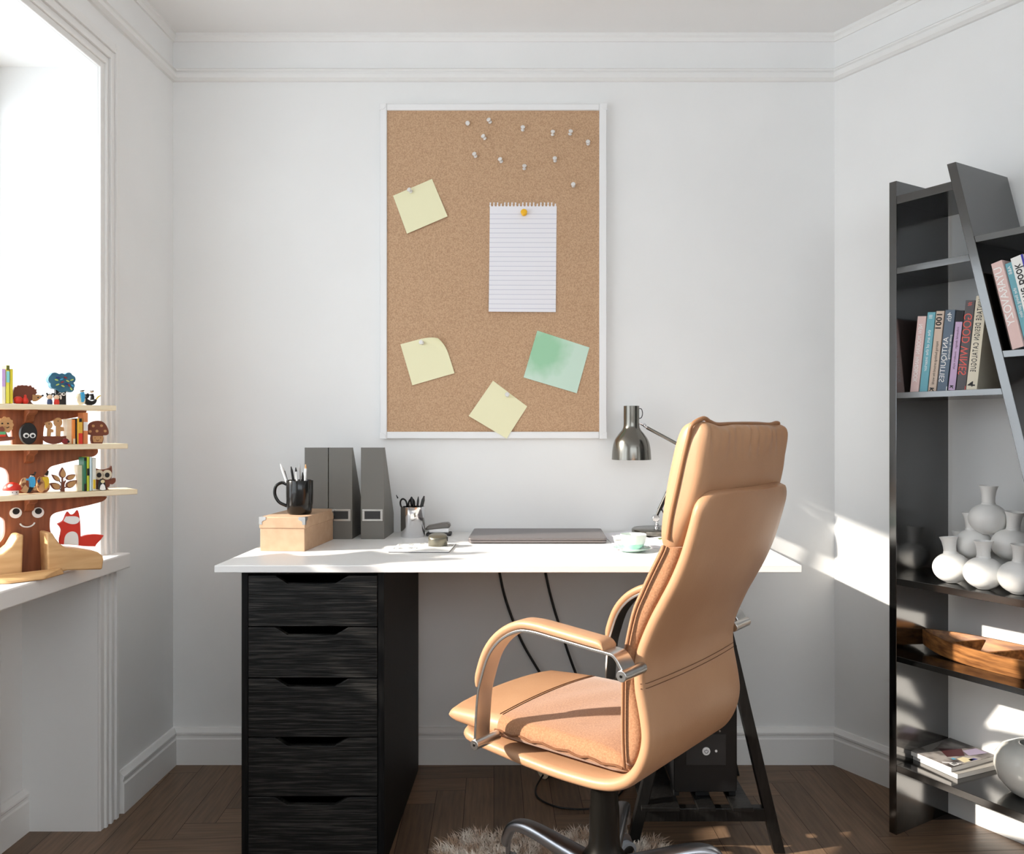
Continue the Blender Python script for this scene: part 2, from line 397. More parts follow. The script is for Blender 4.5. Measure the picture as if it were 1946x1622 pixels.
def sheet(name, corners, m, label, group, lift, curl=None, cat='note', Y=YC):
    "a square of paper from four photo corners (top-left, top-right, bottom-right, bottom-left) lying on the cork"
    C4 = [P(x, y, Y) for x, y in corners]; o0 = sum(C4, Vector())/4
    bm = BM(); n = 10; V = []
    for i in range(n+1):
        r = []
        for j in range(n+1):
            u, v = j/n, i/n
            p = (C4[0]*(1-u)+C4[1]*u)*(1-v)+(C4[3]*(1-u)+C4[2]*u)*v
            dy = -0.0012-lift*v**2
            if curl:
                q = max(0.0, (u-v)-0.45)/0.55; p = p-(C4[1]-C4[3])*0.11*q**2; dy -= 0.02*q**2
            r.append(bm.verts.new(p-o0+Vector((0, dy, 0))))
        V.append(r)
    for i in range(n):
        for j in range(n): bm.faces.new((V[i][j], V[i][j+1], V[i+1][j+1], V[i+1][j]))
    o = obj(name, bm, m, None, smooth=0, loc=o0)
    s = o.modifiers.new('thickness', 'SOLIDIFY'); s.thickness = 0.0006; s.offset = 0
    return tag(o, label, cat, group)
G1 = 'sticky notes on the cork board'
sheet('sticky_note', [(747, 372), (821, 340), (851, 412), (774, 445)], NOTEY, 'pale yellow sticky note pinned high at the left of the cork board', G1, 0.006)
sheet('sticky_note', [(761, 654), (840, 633), (864, 709), (784, 732)], NOTEY, 'pale yellow sticky note with a curled top corner, low left on the cork board', G1, 0.004, curl=True)
sheet('sticky_note', [(937, 723), (1002, 772), (963, 833), (891, 790)], NOTEY, 'pale yellow sticky note tilted like a diamond over the bottom frame of the board', G1, 0.009)
sheet('sticky_note', [(1021, 628), (1120, 660), (1096, 747), (995, 717)], NOTEG, 'mint green sticky note on the cork board', G1, 0.003)

# lined sheet with a torn spiral edge
tl, br = P(930, 391, YC), P(1057, 593, YC); o0 = Vector(((tl.x+br.x)/2, YC, br.z)); wd, ht = br.x-tl.x, tl.z-br.z
marks = []
for k in range(20, -1, -1):
    zc_ = ht*(1-(407-391+k*9.0)/202.0); marks.append((zc_-0.0006, zc_+0.0006))
bm = BM()
def prow(z0, z1, mi):
    n = 6; V = [[bm.verts.new((-wd/2+wd*j/n+(z/ht-0.5)*0.003, -0.0015-0.012*(1-z/ht)**3*(1-0.8*j/n), z)) for j in range(n+1)] for z in (z0, z1)]
    for j in range(n): bm.faces.new((V[0][j], V[0][j+1], V[1][j+1], V[1][j])).material_index = mi
zp = 0.0
for z0, z1 in marks: prow(zp, z0, 0); prow(z0, z1, 1); zp = z1
prow(zp, ht-0.002, 0)
for k in range(19):
    x = -wd/2+0.003+k*(wd-0.006)/18; h = 0.011 if k % 5 != 3 else 0.007; s = 0.0015
    bm.faces.new([bm.verts.new(p) for p in ((x-.0034, -.0015, ht-.0021), (x+.0034, -.0015, ht-.0021), (x+.0016, -.0016, ht+h*.35), (x+.0028, -.0018, ht+h*.8), (x+s, -.0018, ht+h), (x-s-.0005, -.0018, ht+h*.9), (x-.0016, -.0016, ht+h*.35))])
o = obj('lined_paper', bm, [PAPER, RULE], None, smooth=0, loc=o0)
s = o.modifiers.new('thickness', 'SOLIDIFY'); s.thickness = 0.0005; s.offset = 0
tag(o, 'lined white notepad sheet with a torn spiral edge on the cork board', 'paper')

# push pins
def pin(px, py, label, m, group, ax, ay, Y=YC, k=1.18):
    p = P(px, py, Y-0.012); p.y = Y
    d = Vector((ax, -1.0, ay)).normalized()
    t = thing('push_pin', label, 'push pin', p, group=group, rot=d.to_track_quat('Z', 'Y').to_euler())
    bm = BM(); lathe(bm, [(0, .003), (.0048*k, .003), (.0052*k, .0042), (.0048*k, .0054), (.0026*k, .0068), (.0024*k, .012), (.0036*k, .0138), (.0058*k, .0148), (.0062*k, .0162), (.0055*k, .0178), (.003*k, .0184), (0, .0184)], n=18)
    obj('head', bm, m, t, smooth=50)
    bm = BM(); cyl(bm, (0, 0, -0.006), (0, 0, 0.003), 0.0006, n=8); obj('needle', bm, STEEL, t)
    return t
GP = 'clear push pins on the cork board'
for px, py, l, ax, ay in (
    (888, 233, 'clear push pin at the left end of the top row on the cork board', .1, -.2),
    (932, 231, 'clear push pin highest of all, second in the top row on the cork', -.5, .5),
    (993, 246, 'clear push pin third in the top row, above the lined sheet', .1, .6),
    (1050, 255, 'clear push pin, left one of the close pair at the upper right of the cork', .1, .7),
    (1083, 254, 'clear push pin, right one of the close pair at the upper right of the cork', .25, .7),
    (1118, 272, 'clear push pin nearest to the right frame of the cork board', -.1, .3),
    (922, 262, 'clear push pin just below the highest pin on the cork board', -.6, .5),
    (904, 296, 'clear push pin furthest left of the lower scattered pins on the cork', -.4, .5),
    (953, 306, 'clear push pin in the lower scatter, above the left corner of the torn sheet', -.4, .5),
    (996, 320, 'clear push pin straight above the yellow pin on the bare cork', .1, .7),
    (1055, 305, 'clear push pin below the close pair at the upper right of the cork', -.1, .6),
    (1090, 352, 'clear push pin lowest on the bare cork, right of the lined sheet', -.1, .2)):
    pin(px, py, l, CLEARPL, GP, ax*.8, ay*.8)
GN = 'clear push pins through the yellow notes'
pin(781, 363, 'clear push pin through the top yellow sticky note', CLEARPL, GN, -.4, .3, YC-.002)
pin(803, 651, 'clear push pin through the yellow note with the curled corner', CLEARPL, GN, -.3, .1, YC-.002)
pin(964, 751, 'clear push pin through the diamond-tilted yellow note at the frame', CLEARPL, GN, 0, .2, YC-.003)
pin(996, 405, 'yellow push pin holding the lined sheet to the cork board', YELLOWPL, None, -.03, .22, YC-.002, 1.7)
# ---------------------------------------------------------------- the tan office chair
# chair frame: L forward, s across (0 = left side, nearest the camera), z up; placed by its left rear edge
O_CH = Vector(((1207-CX)*1.52/F_PX, 1.52, 0)); S_D = Vector((.62, .786, 0)).normalized(); F_D = Vector((-S_D.y, S_D.x, 0))
CW = 0.397; KW = CW/0.44
ctr = O_CH+F_D*0.20+S_D*(CW/2)
chair = thing('office_chair', 'high-back tan leather office chair with steel arms in front of the desk', 'chair', ctr, math.atan2(F_D.y, F_D.x))
def ch(L, s, z): return Vector((L-0.20, -(s-CW/2), z))
def Lz(px, py, s):
    "where a photo pixel meets the vertical plane at side offset s of the chair"
    o = O_CH+S_D*s; k = (px-CX)/F_PX
    L = (k*o.y-o.x)/(F_D.x-k*F_D.y); return L, CAM_H-(py-CY)*(o.y+L*F_D.y)/F_PX

outer = [(.452, .424), (.40, .413), (.33, .407), (.26, .402), (.19, .399), (.128, .400), (.085, .403), (.052, .411), (.022, .428), (.002, .452), (-.010, .48), (-.015, .51), (-.012, .54), (-.006, .57), (.000, .60), (.001, .64), (-.008, .68), (-.031, .732), (-.052, .77), (-.074, .81), (-.094, .855), (-.110, .905), (-.122, .949), (-.128, .974)]
TH = 0.024
def offs(pts, d):
    out = []
    for i, p in enumerate(pts):
        t = Vector(pts[min(i+1, len(pts)-1)])-Vector(pts[max(i-1, 0)]); t.normalize()
        out.append(Vector((p[0]+t.y*d, p[1]-t.x*d)) if False else Vector(p)+Vector((t.y, -t.x))*d)
    return out
prof = spline([Vector(p) for p in outer], 4)
inner_side = 1 if (offs(prof, .01)[len(prof)//2].x > prof[len(prof)//2].x) else -1
mid = offs(prof, -inner_side*0.005)
SHELL_IN = offs(prof, inner_side*(TH/2-0.005))
rings = []; total = 0; lens = [0]
for i in range(1, len(mid)): total += (mid[i]-mid[i-1]).length; lens.append(total)
nx = 12
for i, c in enumerate(mid):
    t = (mid[min(i+1, len(mid)-1)]-mid[max(i-1, 0)]).normalized(); nrm = Vector((t.y, -t.x))*inner_side
    d = total-lens[i]; r = 0.042
    ins = r-math.sqrt(max(r*r-max(r-d, 0)**2, 0)) if d < r else 0
    d2 = lens[i]; ins2 = 0.03-math.sqrt(max(0.03**2-max(0.03-d2, 0)**2, 0)) if d2 < 0.03 else 0
    s0, s1 = ins+ins2, CW-ins-ins2
    up = min(max((c.y-0.45)/0.25, 0), 1)
    sec = []
    def pt(s, q):
        bulge = -0.016*(1-(2*(s-s0)/(s1-s0)-1)**2)*up
        roll = 0.0
        x = c+nrm*(q+bulge); return ch(x.x, s, x.y)
    h = TH/2
    for k in range(nx+1): sec.append(pt(s0+h+(s1-s0-2*h)*k/nx, -h))
    for k in range(1, 6): a = -PI/2+PI*k/6; sec.append(pt(s1-h+h*math.cos(a), h*math.sin(a)))
    for k in range(nx, -1, -1): sec.append(pt(s0+h+(s1-s0-2*h)*k/nx, h))
    for k in range(1, 6): a = PI/2+PI*k/6; sec.append(pt(s0+h+h*math.cos(a), h*math.sin(a)))
    rings.append(sec)
bm = BM(); loft(bm, rings); obj('shell', bm, LEATHER, chair, smooth=60)
# double stitched seam across the shell
def outpt(z, s, lift=0.0012):
    for i in range(len(prof)-1):
        a, b = prof[i], prof[i+1]
        if a.y <= z <= b.y and i > 40:
            L = a.x+(b.x-a.x)*(z-a.y)/(b.y-a.y); break
    up = min(max((z-0.45)/0.25, 0), 1)
    ed = 0.012-math.sqrt(max(.012**2-max(.012-min(s, CW-s), 0)**2, 0))
    return ch(L-TH/2-0.005-0.016*(1-(2*s/CW-1)**2)*up-lift+ed, s, z)
for z in (0.612, 0.603):
    bm = BM(); tube(bm, [outpt(z, max(.001, min(CW-.001, CW*k/30))) for k in range(31)], 0.0006, n=6); obj('stitched_seam', bm, THREAD, chair, smooth=60)

def shell_L(z):
    best = None
    for i in range(len(SHELL_IN)-1):
        a, b = SHELL_IN[i], SHELL_IN[i+1]
        if i > 30 and a.y <= z <= b.y: best = a.x+(b.x-a.x)*(z-a.y)/(b.y-a.y+1e-9)
    return best if best is not None else SHELL_IN[-1].x
def pillow(secs, mats_, n_c=5, crown=0.0, rmax=0.016, nsub=8):
    "loft of rounded rectangles; each section is (front L, back L, s0, s1, z)"
    rings = []
    for Lf, Lb, s0, s1, z in secs:
        r = min((Lf-Lb)*0.48, rmax); pts = []
        for x, y in rrect(Lb, Lf, s0, s1, r, n_c): pts.append((x, y))
        # subdivide the long sides so the crown shows
        out = []
        for i in range(len(pts)):
            p, q = Vector(pts[i]), Vector(pts[(i+1) % len(pts)]); out.append(p)
            if (q-p).length > 0.08:
                for k in range(1, nsub): out.append(p.lerp(q, k/nsub))
        ring = []
        for p in out:
            e = 1-(2*(p.y-s0)/(s1-s0)-1)**2
            front = 1 if p.x > (Lf+Lb)/2 else -1
            ring.append(ch(p.x+crown*e*front, p.y, z))
        rings.append(ring)
    m = BM(); loft(m, rings); return m
# back cushion (suede) up to the headrest seam
fr = spline([Vector(p) for p in ((.040, .447), (.043, .50), (.043, .56), (.042, .62), (.038, .66), (.020, .736), (.001, .78), (-.019, .82), (-.039, .858), (-.045, .872))], 4)
secs = []
for k, p in enumerate(fr):
    sh = 0.006 if 0 < k < len(fr)-1 else 0.014
    secs.append((p.x-(0 if sh < .01 else .006), shell_L(p.y)+0.001, .008+sh-.006, CW-.008-sh+.006, p.y))
obj('back_cushion', pillow(secs, None, crown=0.004), SUEDE, chair, smooth=60)
# headrest (leather)
hs = [(-.047, -.086, .010, .430, .868), (-.046, -.094, .003, .434, .885), (-.048, -.104, .001, .436, .91), (-.052, -.118, .001, .436, .94), (-.057, -.128, .001, .434, .97), (-.063, -.136, .001, .431, 1.0), (-.070, -.141, .001, .428, 1.03), (-.077, -.144, .002, .425, 1.055), (-.084, -.145, .005, .421, 1.074), (-.092, -.143, .010, .416, 1.086), (-.103, -.136, .018, .408, 1.0925)]
hs = [(a, b, c*KW, d*KW, e) for a, b, c, d, e in hs]
hs = [tuple(v) for v in spline([Vector(h) for h in hs], 3)]
hb = pillow(hs, None, crown=0.004, rmax=0.02, nsub=60)
for v in hb.verts:
    co = v.co
    q = min(max((co.z-1.03)/0.05, 0), 1)
    # puckers below the top seam, ears at the two corners
    if co.x+0.20 < -.112: co.x += (0.0042*math.sin(co.y*95+2*math.sin(co.y*31))+.002*math.sin(co.y*190))*q*min((1.0925-co.z)/.02+.2, 1)
    e = abs(co.y)/(CW/2)
    co.z += 0.010*max(0, (e-0.72)/0.28)**1.5*q-0.004*q*math.exp(-((e-0.62)/0.12)**2)
obj('headrest', hb, LEATHER, chair, smooth=70)
# piping round the headrest and down the near side of the cushion
pip = []
for s in (0.0005,):
    a = [(-.068, .885), (-.076, .93), (-.088, .98), (-.100, 1.03), (-.110, 1.068), (-.118, 1.092)]
    b = [(-.130, 1.103), (-.130, 1.098), (-.130, 1.0925), (-.130, 1.0935), (-.130, 1.0945), (-.130, 1.0945), (-.130, 1.0935), (-.130, 1.097), (-.130, 1.096)]
    sb = [.020, .045, .08, .14, .22, .29, .35, .385, .402]
    path = [ch(L, -.0005, z) for L, z in a]+[ch(L, s_, z) for (L, z), s_ in zip(b, [q*KW for q in sb])]+[ch(L, s_, z) for (L, z), s_ in zip(a[::-1], [q*KW for q in (.416, .4245, .429, .433, .4365, .435)])]
bm = BM(); tube(bm, spline(path, 5), 0.0042, n=8); obj('piping', bm, LEATHER2, chair, smooth=70)
for s in (0.006, CW-0.006):
    path = [ch(p.x-.016, s-.004 if s < .1 else s+.004, p.y) for p in fr]
    bm = BM(); tube(bm, path, 0.0026, n=8); obj('cushion_piping', bm, SUEDEP, chair, smooth=70)
    path = [p+Vector((-.004, .0025 if s < .1 else -.0025, 0)) for p in path]
# seat cushion: suede behind, leather in front
def seat_secs(L0, L1, rag0, rag1, n=14):
    rings = []
    for k in range(n+1):
        L = L0+(L1-L0)*(k/n if rag0 else math.sin(PI/2*k/n))
        bot = 0.402+TH+0.001+0.01*max(0, (0.06-L)/0.05)
        if L > .36: bot = bot+(L-.36)*0.03
        top = 0.468+0.004*math.sin((L)*7)-max(0, L-.36)*.05
        if L < 0.10: top -= 0.02*((0.10-L)/0.10)**2
        sh = 1.0
        f = (L-0.484)/0.0201
        if f > 0:
            e = math.sqrt(max(1-min(f, 1)**2, 0.0004)); c0 = (top+bot)/2; top = c0+(top-c0)*e; bot = c0-(c0-bot)*e*0.9
        s0, s1 = 0.006, CW-0.006
        if L > .36: q = (L-.36)/.14; s0 += 0.004*q*q; s1 -= 0.004*q*q
        if k == 0 and rag0: s0 += .008; s1 -= .008; top -= .008
        h = (top-bot)/2; r = min(h*0.95, 0.02); ring = []
        pts = rrect(s0, s1, bot, top, max(r, .0005), 4)
        out = []
        for i in range(len(pts)):
            p, q_ = Vector(pts[i]), Vector(pts[(i+1) % len(pts)]); out.append(p)
            if (q_-p).length > 0.08:
                for j in range(1, 10): out.append(p.lerp(q_, j/10))
        for p in out:
            e = 1-(2*(p.x-s0)/(s1-s0)-1)**2
            z = p.y+(0.010*e if p.y > (top+bot)/2 else 0)
            if p.y > (top+bot)/2 and L < .34: z += 0.0012*math.sin(L*60+p.x*23)*e
            ring.append(ch(L-0.012*max(0, (L-.40)/.1)*(1-(1-(2*(p.x-s0)/(s1-s0)-1)**6)), p.x, z))
        rings.append(ring)
    m = BM(); loft(m, rings); return m
obj('seat_cushion', seat_secs(0.020, 0.345, True, False, 22), SUEDE, chair, smooth=60)
obj('seat_front_roll', seat_secs(0.345, 0.504, False, False, 18), LEATHER, chair, smooth=70)
for L in (0.345, 0.352):
    bm = BM(); tube(bm, [ch(L, .024+(CW-.048)*k/20, 0.4685+0.004*math.sin(L*7)+0.010*(1-(2*(.018+(CW-.048)*k/20)/(CW-.012)-1)**2)) for k in range(21)], 0.0009, n=6); obj('seat_seam', bm, THREAD, chair)
for s0 in (0.20, 0.215):
    bm = BM(); tube(bm, [ch(.03+.09*k/8, s0-.05*k/8, .4790+.0008*math.sin(k)) for k in range(9)], 0.0013, n=6); obj('seat_pleat', bm, THREAD, chair)
for s, sg in ((0.006, -1), (CW-0.006, 1)):
    path = [ch(.03+.32*k/20, s+sg*.0015+0.0012*math.sin(k*2.3)*sg, .444+.0025*math.sin(k*1.7)) for k in range(21)]
    bm = BM(); tube(bm, path, 0.0024, n=8); obj('seat_piping', bm, SUEDEP, chair, smooth=70)

# arm rests: flat steel strap with a leather pad, bolts at both ends
strap_px = [(904, 1414), (909, 1327), (917, 1287), (930, 1247), (951, 1219), (980, 1203), (1007, 1203), (1054, 1216), (1121, 1236), (1150, 1244), (1166, 1252), (1183, 1284)]
strap = spline([Vector(Lz(x, y, -.065)) for x, y in strap_px], 5)
npad0, npad1 = 7, 45
def band(pts, th, s0, s1, off=0.0, round_=False):
    rings = []
    for i, p in enumerate(pts):
        t = (pts[min(i+1, len(pts)-1)]-pts[max(i-1, 0)]).normalized(); nn = Vector((-t.y, t.x))
        if nn.dot(p-Vector((.2, .5))) < 0: nn = -nn
        a, b = p+nn*off, p+nn*(off+th)
        if round_:
            e = min(i, len(pts)-1-i); sc = 1 if e > 2 else (0.35, 0.75, 0.93)[e]
            cs = [(s, q) for s, q in rrect(s0, s1, off, off+th*sc, min(th*.45*sc, .008), 3)]
            rings.append([ch((p+nn*q).x, s, (p+nn*q).y) for s, q in cs])
        else:
            rings.append([ch(a.x, s0, a.y), ch(b.x, s0, b.y), ch(b.x, s1, b.y), ch(a.x, s1, a.y)])
    m = BM(); loft(m, rings); return m
for s0, s1, side in ((-.066, -.022, 1), (CW+.022, CW+.066, -1)):
    arm = obj('armrest', band(strap, 0.006, s0, s1), STEEL, chair, smooth=40, bevel=0.0012)
    obj('arm_pad', band(strap[npad0:npad1], 0.017, s0-.001, s1+.001, 0.006, True), LEATHER, arm, smooth=60)
    for p in (strap[0], strap[-1]):
        bm = BM()
        sa_, sb_ = (s0-.004, .004) if side == 1 else (s1+.004, CW-.004)
        cyl(bm, ch(p.x, sa_, p.y), ch(p.x, sb_, p.y), 0.0105, n=20); obj('arm_bolt', bm, STEEL, arm, bevel=0.001)
        bm = BM(); cyl(bm, ch(p.x, sa_-side*.0006, p.y), ch(p.x, sa_+side*.001, p.y), 0.003, n=12); obj('bolt_socket', bm, BLACKM, arm)

# column, star base, casters (world heights)
bm = BM(); lathe(bm, [(.029, .29), (.029, .3985), (.06, .3986), (.06, .404), (0, .404)], n=32); obj('gas_lift', bm, BLACKM, chair, smooth=40)
bm = BM(); lathe(bm, [(0, .06), (.036, .06), (.052, .085), (.055, .135), (.045, .152), (.036, .165), (.0335, .19), (.0325, .255), (.031, .262), (.0295, .30), (0, .30)], n=32); obj('column_sleeve', bm, BLACKM, chair, smooth=40)
base_rot = math.atan2(F_D.y, F_D.x)
for deg in (74, 146, 218, 290, 2):
    a = math.radians(deg)-base_rot; dx, dy = math.cos(a), math.sin(a); px_, py_ = -dy, dx
    rings = []
    for r, z, w, h in [tuple(v) for v in spline([Vector(v) for v in ((.045, .118, .026, .044), (.12, .134, .024, .036), (.20, .150, .021, .030), (.25, .152, .019, .026), (.28, .140, .017, .024), (.296, .112, .015, .022), (.298, .098, .014, .02))], 4)]:
        r *= .897; ring = []
        for k in range(14):
            t = 2*PI*k/14; u, v = w*math.copysign(abs(math.cos(t))**.75, math.cos(t)), h/2*math.copysign(abs(math.sin(t))**.75, math.sin(t))
            tilt = 0.0 if r < .225 else min((r-.225)/.04, 1)*1.1
            ring.append(Vector((dx*(r+v*math.sin(tilt))+px_*u, dy*(r+v*math.sin(tilt))+py_*u, z+v*math.cos(tilt))))
        rings.append(ring)
    bm = BM(); loft(bm, rings); obj('base_leg', bm, GREYMET, chair, smooth=60)
    sw = 0.7*math.sin(deg); b_ = a+sw; hx, hy = math.cos(b_), math.sin(b_)
    c0 = Vector((dx*.262, dy*.262, 0))
    bm = BM(); cyl(bm, c0+Vector((0, 0, .075)), c0+Vector((0, 0, .112)), .006, n=12)
    rings = []
    for k in range(9):
        t = PI*k/8; rings.append([c0+Vector((hx*(.030*math.cos(t)*q-.008)-hy*u, hy*(.030*math.cos(t)*q-.008)+hx*u, .031+.046*math.sin(t)*q)) for u, q in ((-.007, .98), (.007, .98), (.007, .4), (-.007, .4))])
    loft(bm, rings)
    caster = obj('caster', bm, GREYMET, chair, smooth=40, bevel=.001)
    for sg in (-1, 1):
        w0 = c0+Vector((hx*-.008-hy*sg*.008, hy*-.008+hx*sg*.008, .031)); w1 = w0+Vector((-hy*sg*.015, hx*sg*.015, 0))
        bm = BM(); cyl(bm, w0, w1, .028, n=24); cyl(bm, w1, w1+Vector((-hy*sg*.002, hx*sg*.002, 0)), .02, .018, n=24, mi=1); obj('wheel', bm, [RUBBER, BLACKPL], caster, bevel=.002)
# ---------------------------------------------------------------- desk, drawer unit, trestle
ZD = 0.75; YD0, YD1 = 2.003, 2.655
desk = thing('desktop', 'long white desk top lying on the black drawer unit and black trestle', 'desk', (-0.07, 2.33, ZD-.0175))
bm = BM(); box(bm, -.72, .72, YD0-2.33, YD1-2.33, 0, .0175); obj('top_panel', bm, DESKW, desk, bevel=0.0015)
bm = BM(); box(bm, .7201, .7208, YD0-2.33+.002, YD1-2.33-.002, .001, .0165); obj('edge_band', bm, TRIM, desk, smooth=0)

cb = thing('drawer_unit', 'black wood grain drawer unit with five notched drawers under the left of the desk', 'drawer unit', (-.553, 2.312, 0))
cw, cd0, cd1, chh = .1765, -.292, .292, ZD-.0175-.0005
bm = BM()
box(bm, -cw, -cw+.016, cd0, cd1, .0, chh); box(bm, cw-.016, cw, cd0, cd1, .0, chh)
box(bm, -cw+.016, cw-.016, cd0, cd1, chh-.006, chh); box(bm, -cw+.016, cw-.016, cd0+.01, cd1, .015, .03); box(bm, -cw+.016, cw-.016, cd1-.012, cd1, .03, chh-.006)
obj('carcass', bm, BLACKC, cb, smooth=0, bevel=.001)
ztops = [CAM_H-(y-CY)*2.02/F_PX for y in (1093.5, 1191.5, 1289, 1401.5, 1514)]; zb = ztops[1:]+[0.030]
for zt, z0 in zip(ztops, zb):
    z0 += .0028; hw = cw-.0175; k = 1/769.0
    pts = [(-hw, z0), (hw, z0), (hw, zt), (.088, zt), (.055, zt-.0195), (-.063, zt-.0195), (-.093, zt), (-hw, zt)]
    bm = BM(); prism(bm, pts, cd0-.001, cd0+.016, XZ); dr = obj('drawer', bm, BLACKW, cb, smooth=0, bevel=.0012)
    bm = BM(); ht_ = (zt-z0)*.8
    box(bm, -hw+.008, hw-.008, cd0+.0165, cd1-.03, z0+.006, z0+.012)
    box(bm, -hw+.008, -hw+.018, cd0+.0165, cd1-.03, z0+.012, z0+ht_); box(bm, hw-.018, hw-.008, cd0+.0165, cd1-.03, z0+.012, z0+ht_)
    box(bm, -hw+.018, hw-.018, cd1-.04, cd1-.03, z0+.012, z0+ht_)
    obj('drawer_box', bm, BLACKP, dr, smooth=0)

tx = .431; tz = ZD-.0175-.0005
trs = thing('trestle', 'black wooden trestle with a low shelf under the right end of the desk', 'trestle', (tx, 2.32, 0))
def leg_bm(xt, xb, y):
    m = BM(); w = .0145
    loft(m, [[Vector((x-w, y-.013, z)), Vector((x+w, y-.013, z)), Vector((x+w, y+.013, z)), Vector((x-w, y+.013, z))] for x, z in ((xb, 0), (xt, tz-.045))]); return m
for y in (-.22, .25):
    for sx in (-1, 1): obj('leg', leg_bm(sx*.028, sx*.190, y), BLACKT, trs, bevel=.002)
    bm = BM(); box(bm, -.163, .163, y-.0125, y+.0125, .082, .116); obj('crossbar', bm, BLACKT, trs, bevel=.002)
bm = BM(); box(bm, -.045, .045, -.285, .285, tz-.045, tz); obj('top_bar', bm, BLACKT, trs, bevel=.002)
for x0, x1 in ((-.165, -.068), (-.022, .022), (.066, .118)):
    bm = BM(); box(bm, x0, x1, -.25, .27, .116, .126); obj('shelf_slat', bm, BLACKT, trs, bevel=.001)

pc = thing('computer_tower', 'black computer tower standing on the trestle shelf behind the chair', 'computer', (.44, 2.327, .1262))
bm = BM(); box(bm, -.082, .08, -.19, .19, .014, .40); obj('case', bm, BLACKPL, pc, bevel=.004)
bm = BM(); prism(bm, rrect(-.083, .081, .014, .40, .008), -.200, -.1902, XZ); fp = obj('front_panel', bm, BLACKPL, pc, bevel=.002)
bm = BM(); box(bm, -.052, .052, -.2022, -.2001, .085, .165); door = obj('front_door', bm, DARKPL, fp, bevel=.001)
bm = BM(); cyl(bm, (0, -.2022, .122), (0, -.2060, .122), .0105, n=28); obj('power_button', bm, WHITEPL, fp, bevel=.001)
bm = BM(); cyl(bm, (.026, -.2022, .122), (.026, -.2036, .122), .0032, n=14); obj('indicator_light', bm, WHITEPL, fp)
bm = BM()
r0 = [Vector((.0045*math.cos(t), -.2063, .122+.0045*math.sin(t))) for t in [PI/2+.6+(2*PI-1.2)*k/16 for k in range(17)]]
tube(bm, r0, .0007, n=6); tube(bm, [(0, -.2063, .123), (0, -.2063, .1275)], .0007, n=6); obj('power_symbol', bm, DARKPL, fp)
for x, w in ((-.035, .009), (-.015, .010), (.007, .010)):
    bm = BM()
    box(bm, x-w/2, x+w/2, -.2014, -.2001, .171, .1755); box(bm, x-w/2+.001, x+w/2-.001, -.2018, -.2013, .172, .1745, mi=1); obj('port', bm, [STEEL, BLACKPL], fp)
for x in (.024, .036):
    bm = BM(); cyl(bm, (x, -.2001, .173), (x, -.2016, .173), .0022, n=12); cyl(bm, (x, -.2015, .173), (x, -.2019, .173), .0013, n=10, mi=1); obj('audio_jack', bm, [STEEL, BLACKPL], fp)
for x0, x1 in ((-.082, -.068), (-.026, .010), (.062, .08)):
    for y0, y1 in ((-.19, -.13), (.13, .19)):
        bm = BM(); box(bm, x0, x1, y0, y1, 0, .0145); obj('foot', bm, BLACKPL, pc, bevel=.001)

# cables hanging behind the desk
def cable(name, pts, r, label, cat, m=BLACKPL, group=None):
    pts = spline(pts, 8); o0 = pts[-1].copy()
    bm = BM(); tube(bm, [p-o0 for p in pts], r, n=8); o = obj(name, bm, m, None, smooth=80, loc=o0); return tag(o, label, cat, group)
cable('power_cable', [P(948, 1080, 2.662-.008), P(956, 1120, 2.650), P(968, 1160, 2.645), P(990, 1215, 2.64), P(1020, 1268, 2.63), P(1060, 1330, 2.61), P(1100, 1400, 2.59), Vector((.135, 2.585, .05)), Vector((.145, 2.57, .0045)), Vector((.15, 2.53, .0045))], .0042, 'thin black cable, the left of two hanging behind the desk', 'cable', group='cables hanging below the desk')
cable('power_cable', [P(1035, 1080, 2.662-.008), P(1046, 1130, 2.650), P(1062, 1185, 2.645), P(1090, 1268, 2.635), P(1120, 1340, 2.62), P(1150, 1410, 2.60), Vector((.20, 2.59, .05)), Vector((.195, 2.57, .0045)), Vector((.19, 2.53, .0045))], .0042, 'thin black cable, the right of two hanging behind the desk', 'cable', group='cables hanging below the desk')
# round plug with its lead lying on the floor
pg = thing('floor_plug', 'black round plug with a pale end disc lying on the floor behind the chair', 'plug', (.008, 2.52, 0))
ax = Vector((-.75, -.62, -.12)).normalized(); c = Vector((.02, .02, .032))
bm = BM(); tube(bm, [c-ax*.05, c-ax*.045, c-ax*.02, c+ax*.008, c+ax*.012], [.012, .018, .022, .029, .030], n=24); obj('plug_body', bm, BLACKPL, pg, smooth=40)
bm = BM(); cyl(bm, c+ax*.012, c+ax*.0155, .0285, n=28); obj('end_disc', bm, PALEW, pg, bevel=.001)
bm = BM(); cyl(bm, c+Vector((.025, 0, .022)), c+Vector((.027, -.002, .026)), .014, n=20); obj('side_knob', bm, PALEW, pg)
lp = [Vector((.02, .03, .018)), Vector((-.01, -.06, .006)), Vector((.0, -.13, .004)), Vector((.06, -.185, .004)), Vector((.15, -.19, .004)), Vector((.22, -.13, .004)), Vector((.26, -.03, .004)), Vector((.24, .03, .004)), Vector((.12, .01, .004)), Vector((.05, .02, .02))]
bm = BM(); tube(bm, spline(lp, 7), .0028, n=8); obj('lead', bm, BLACKPL, pg, smooth=80)

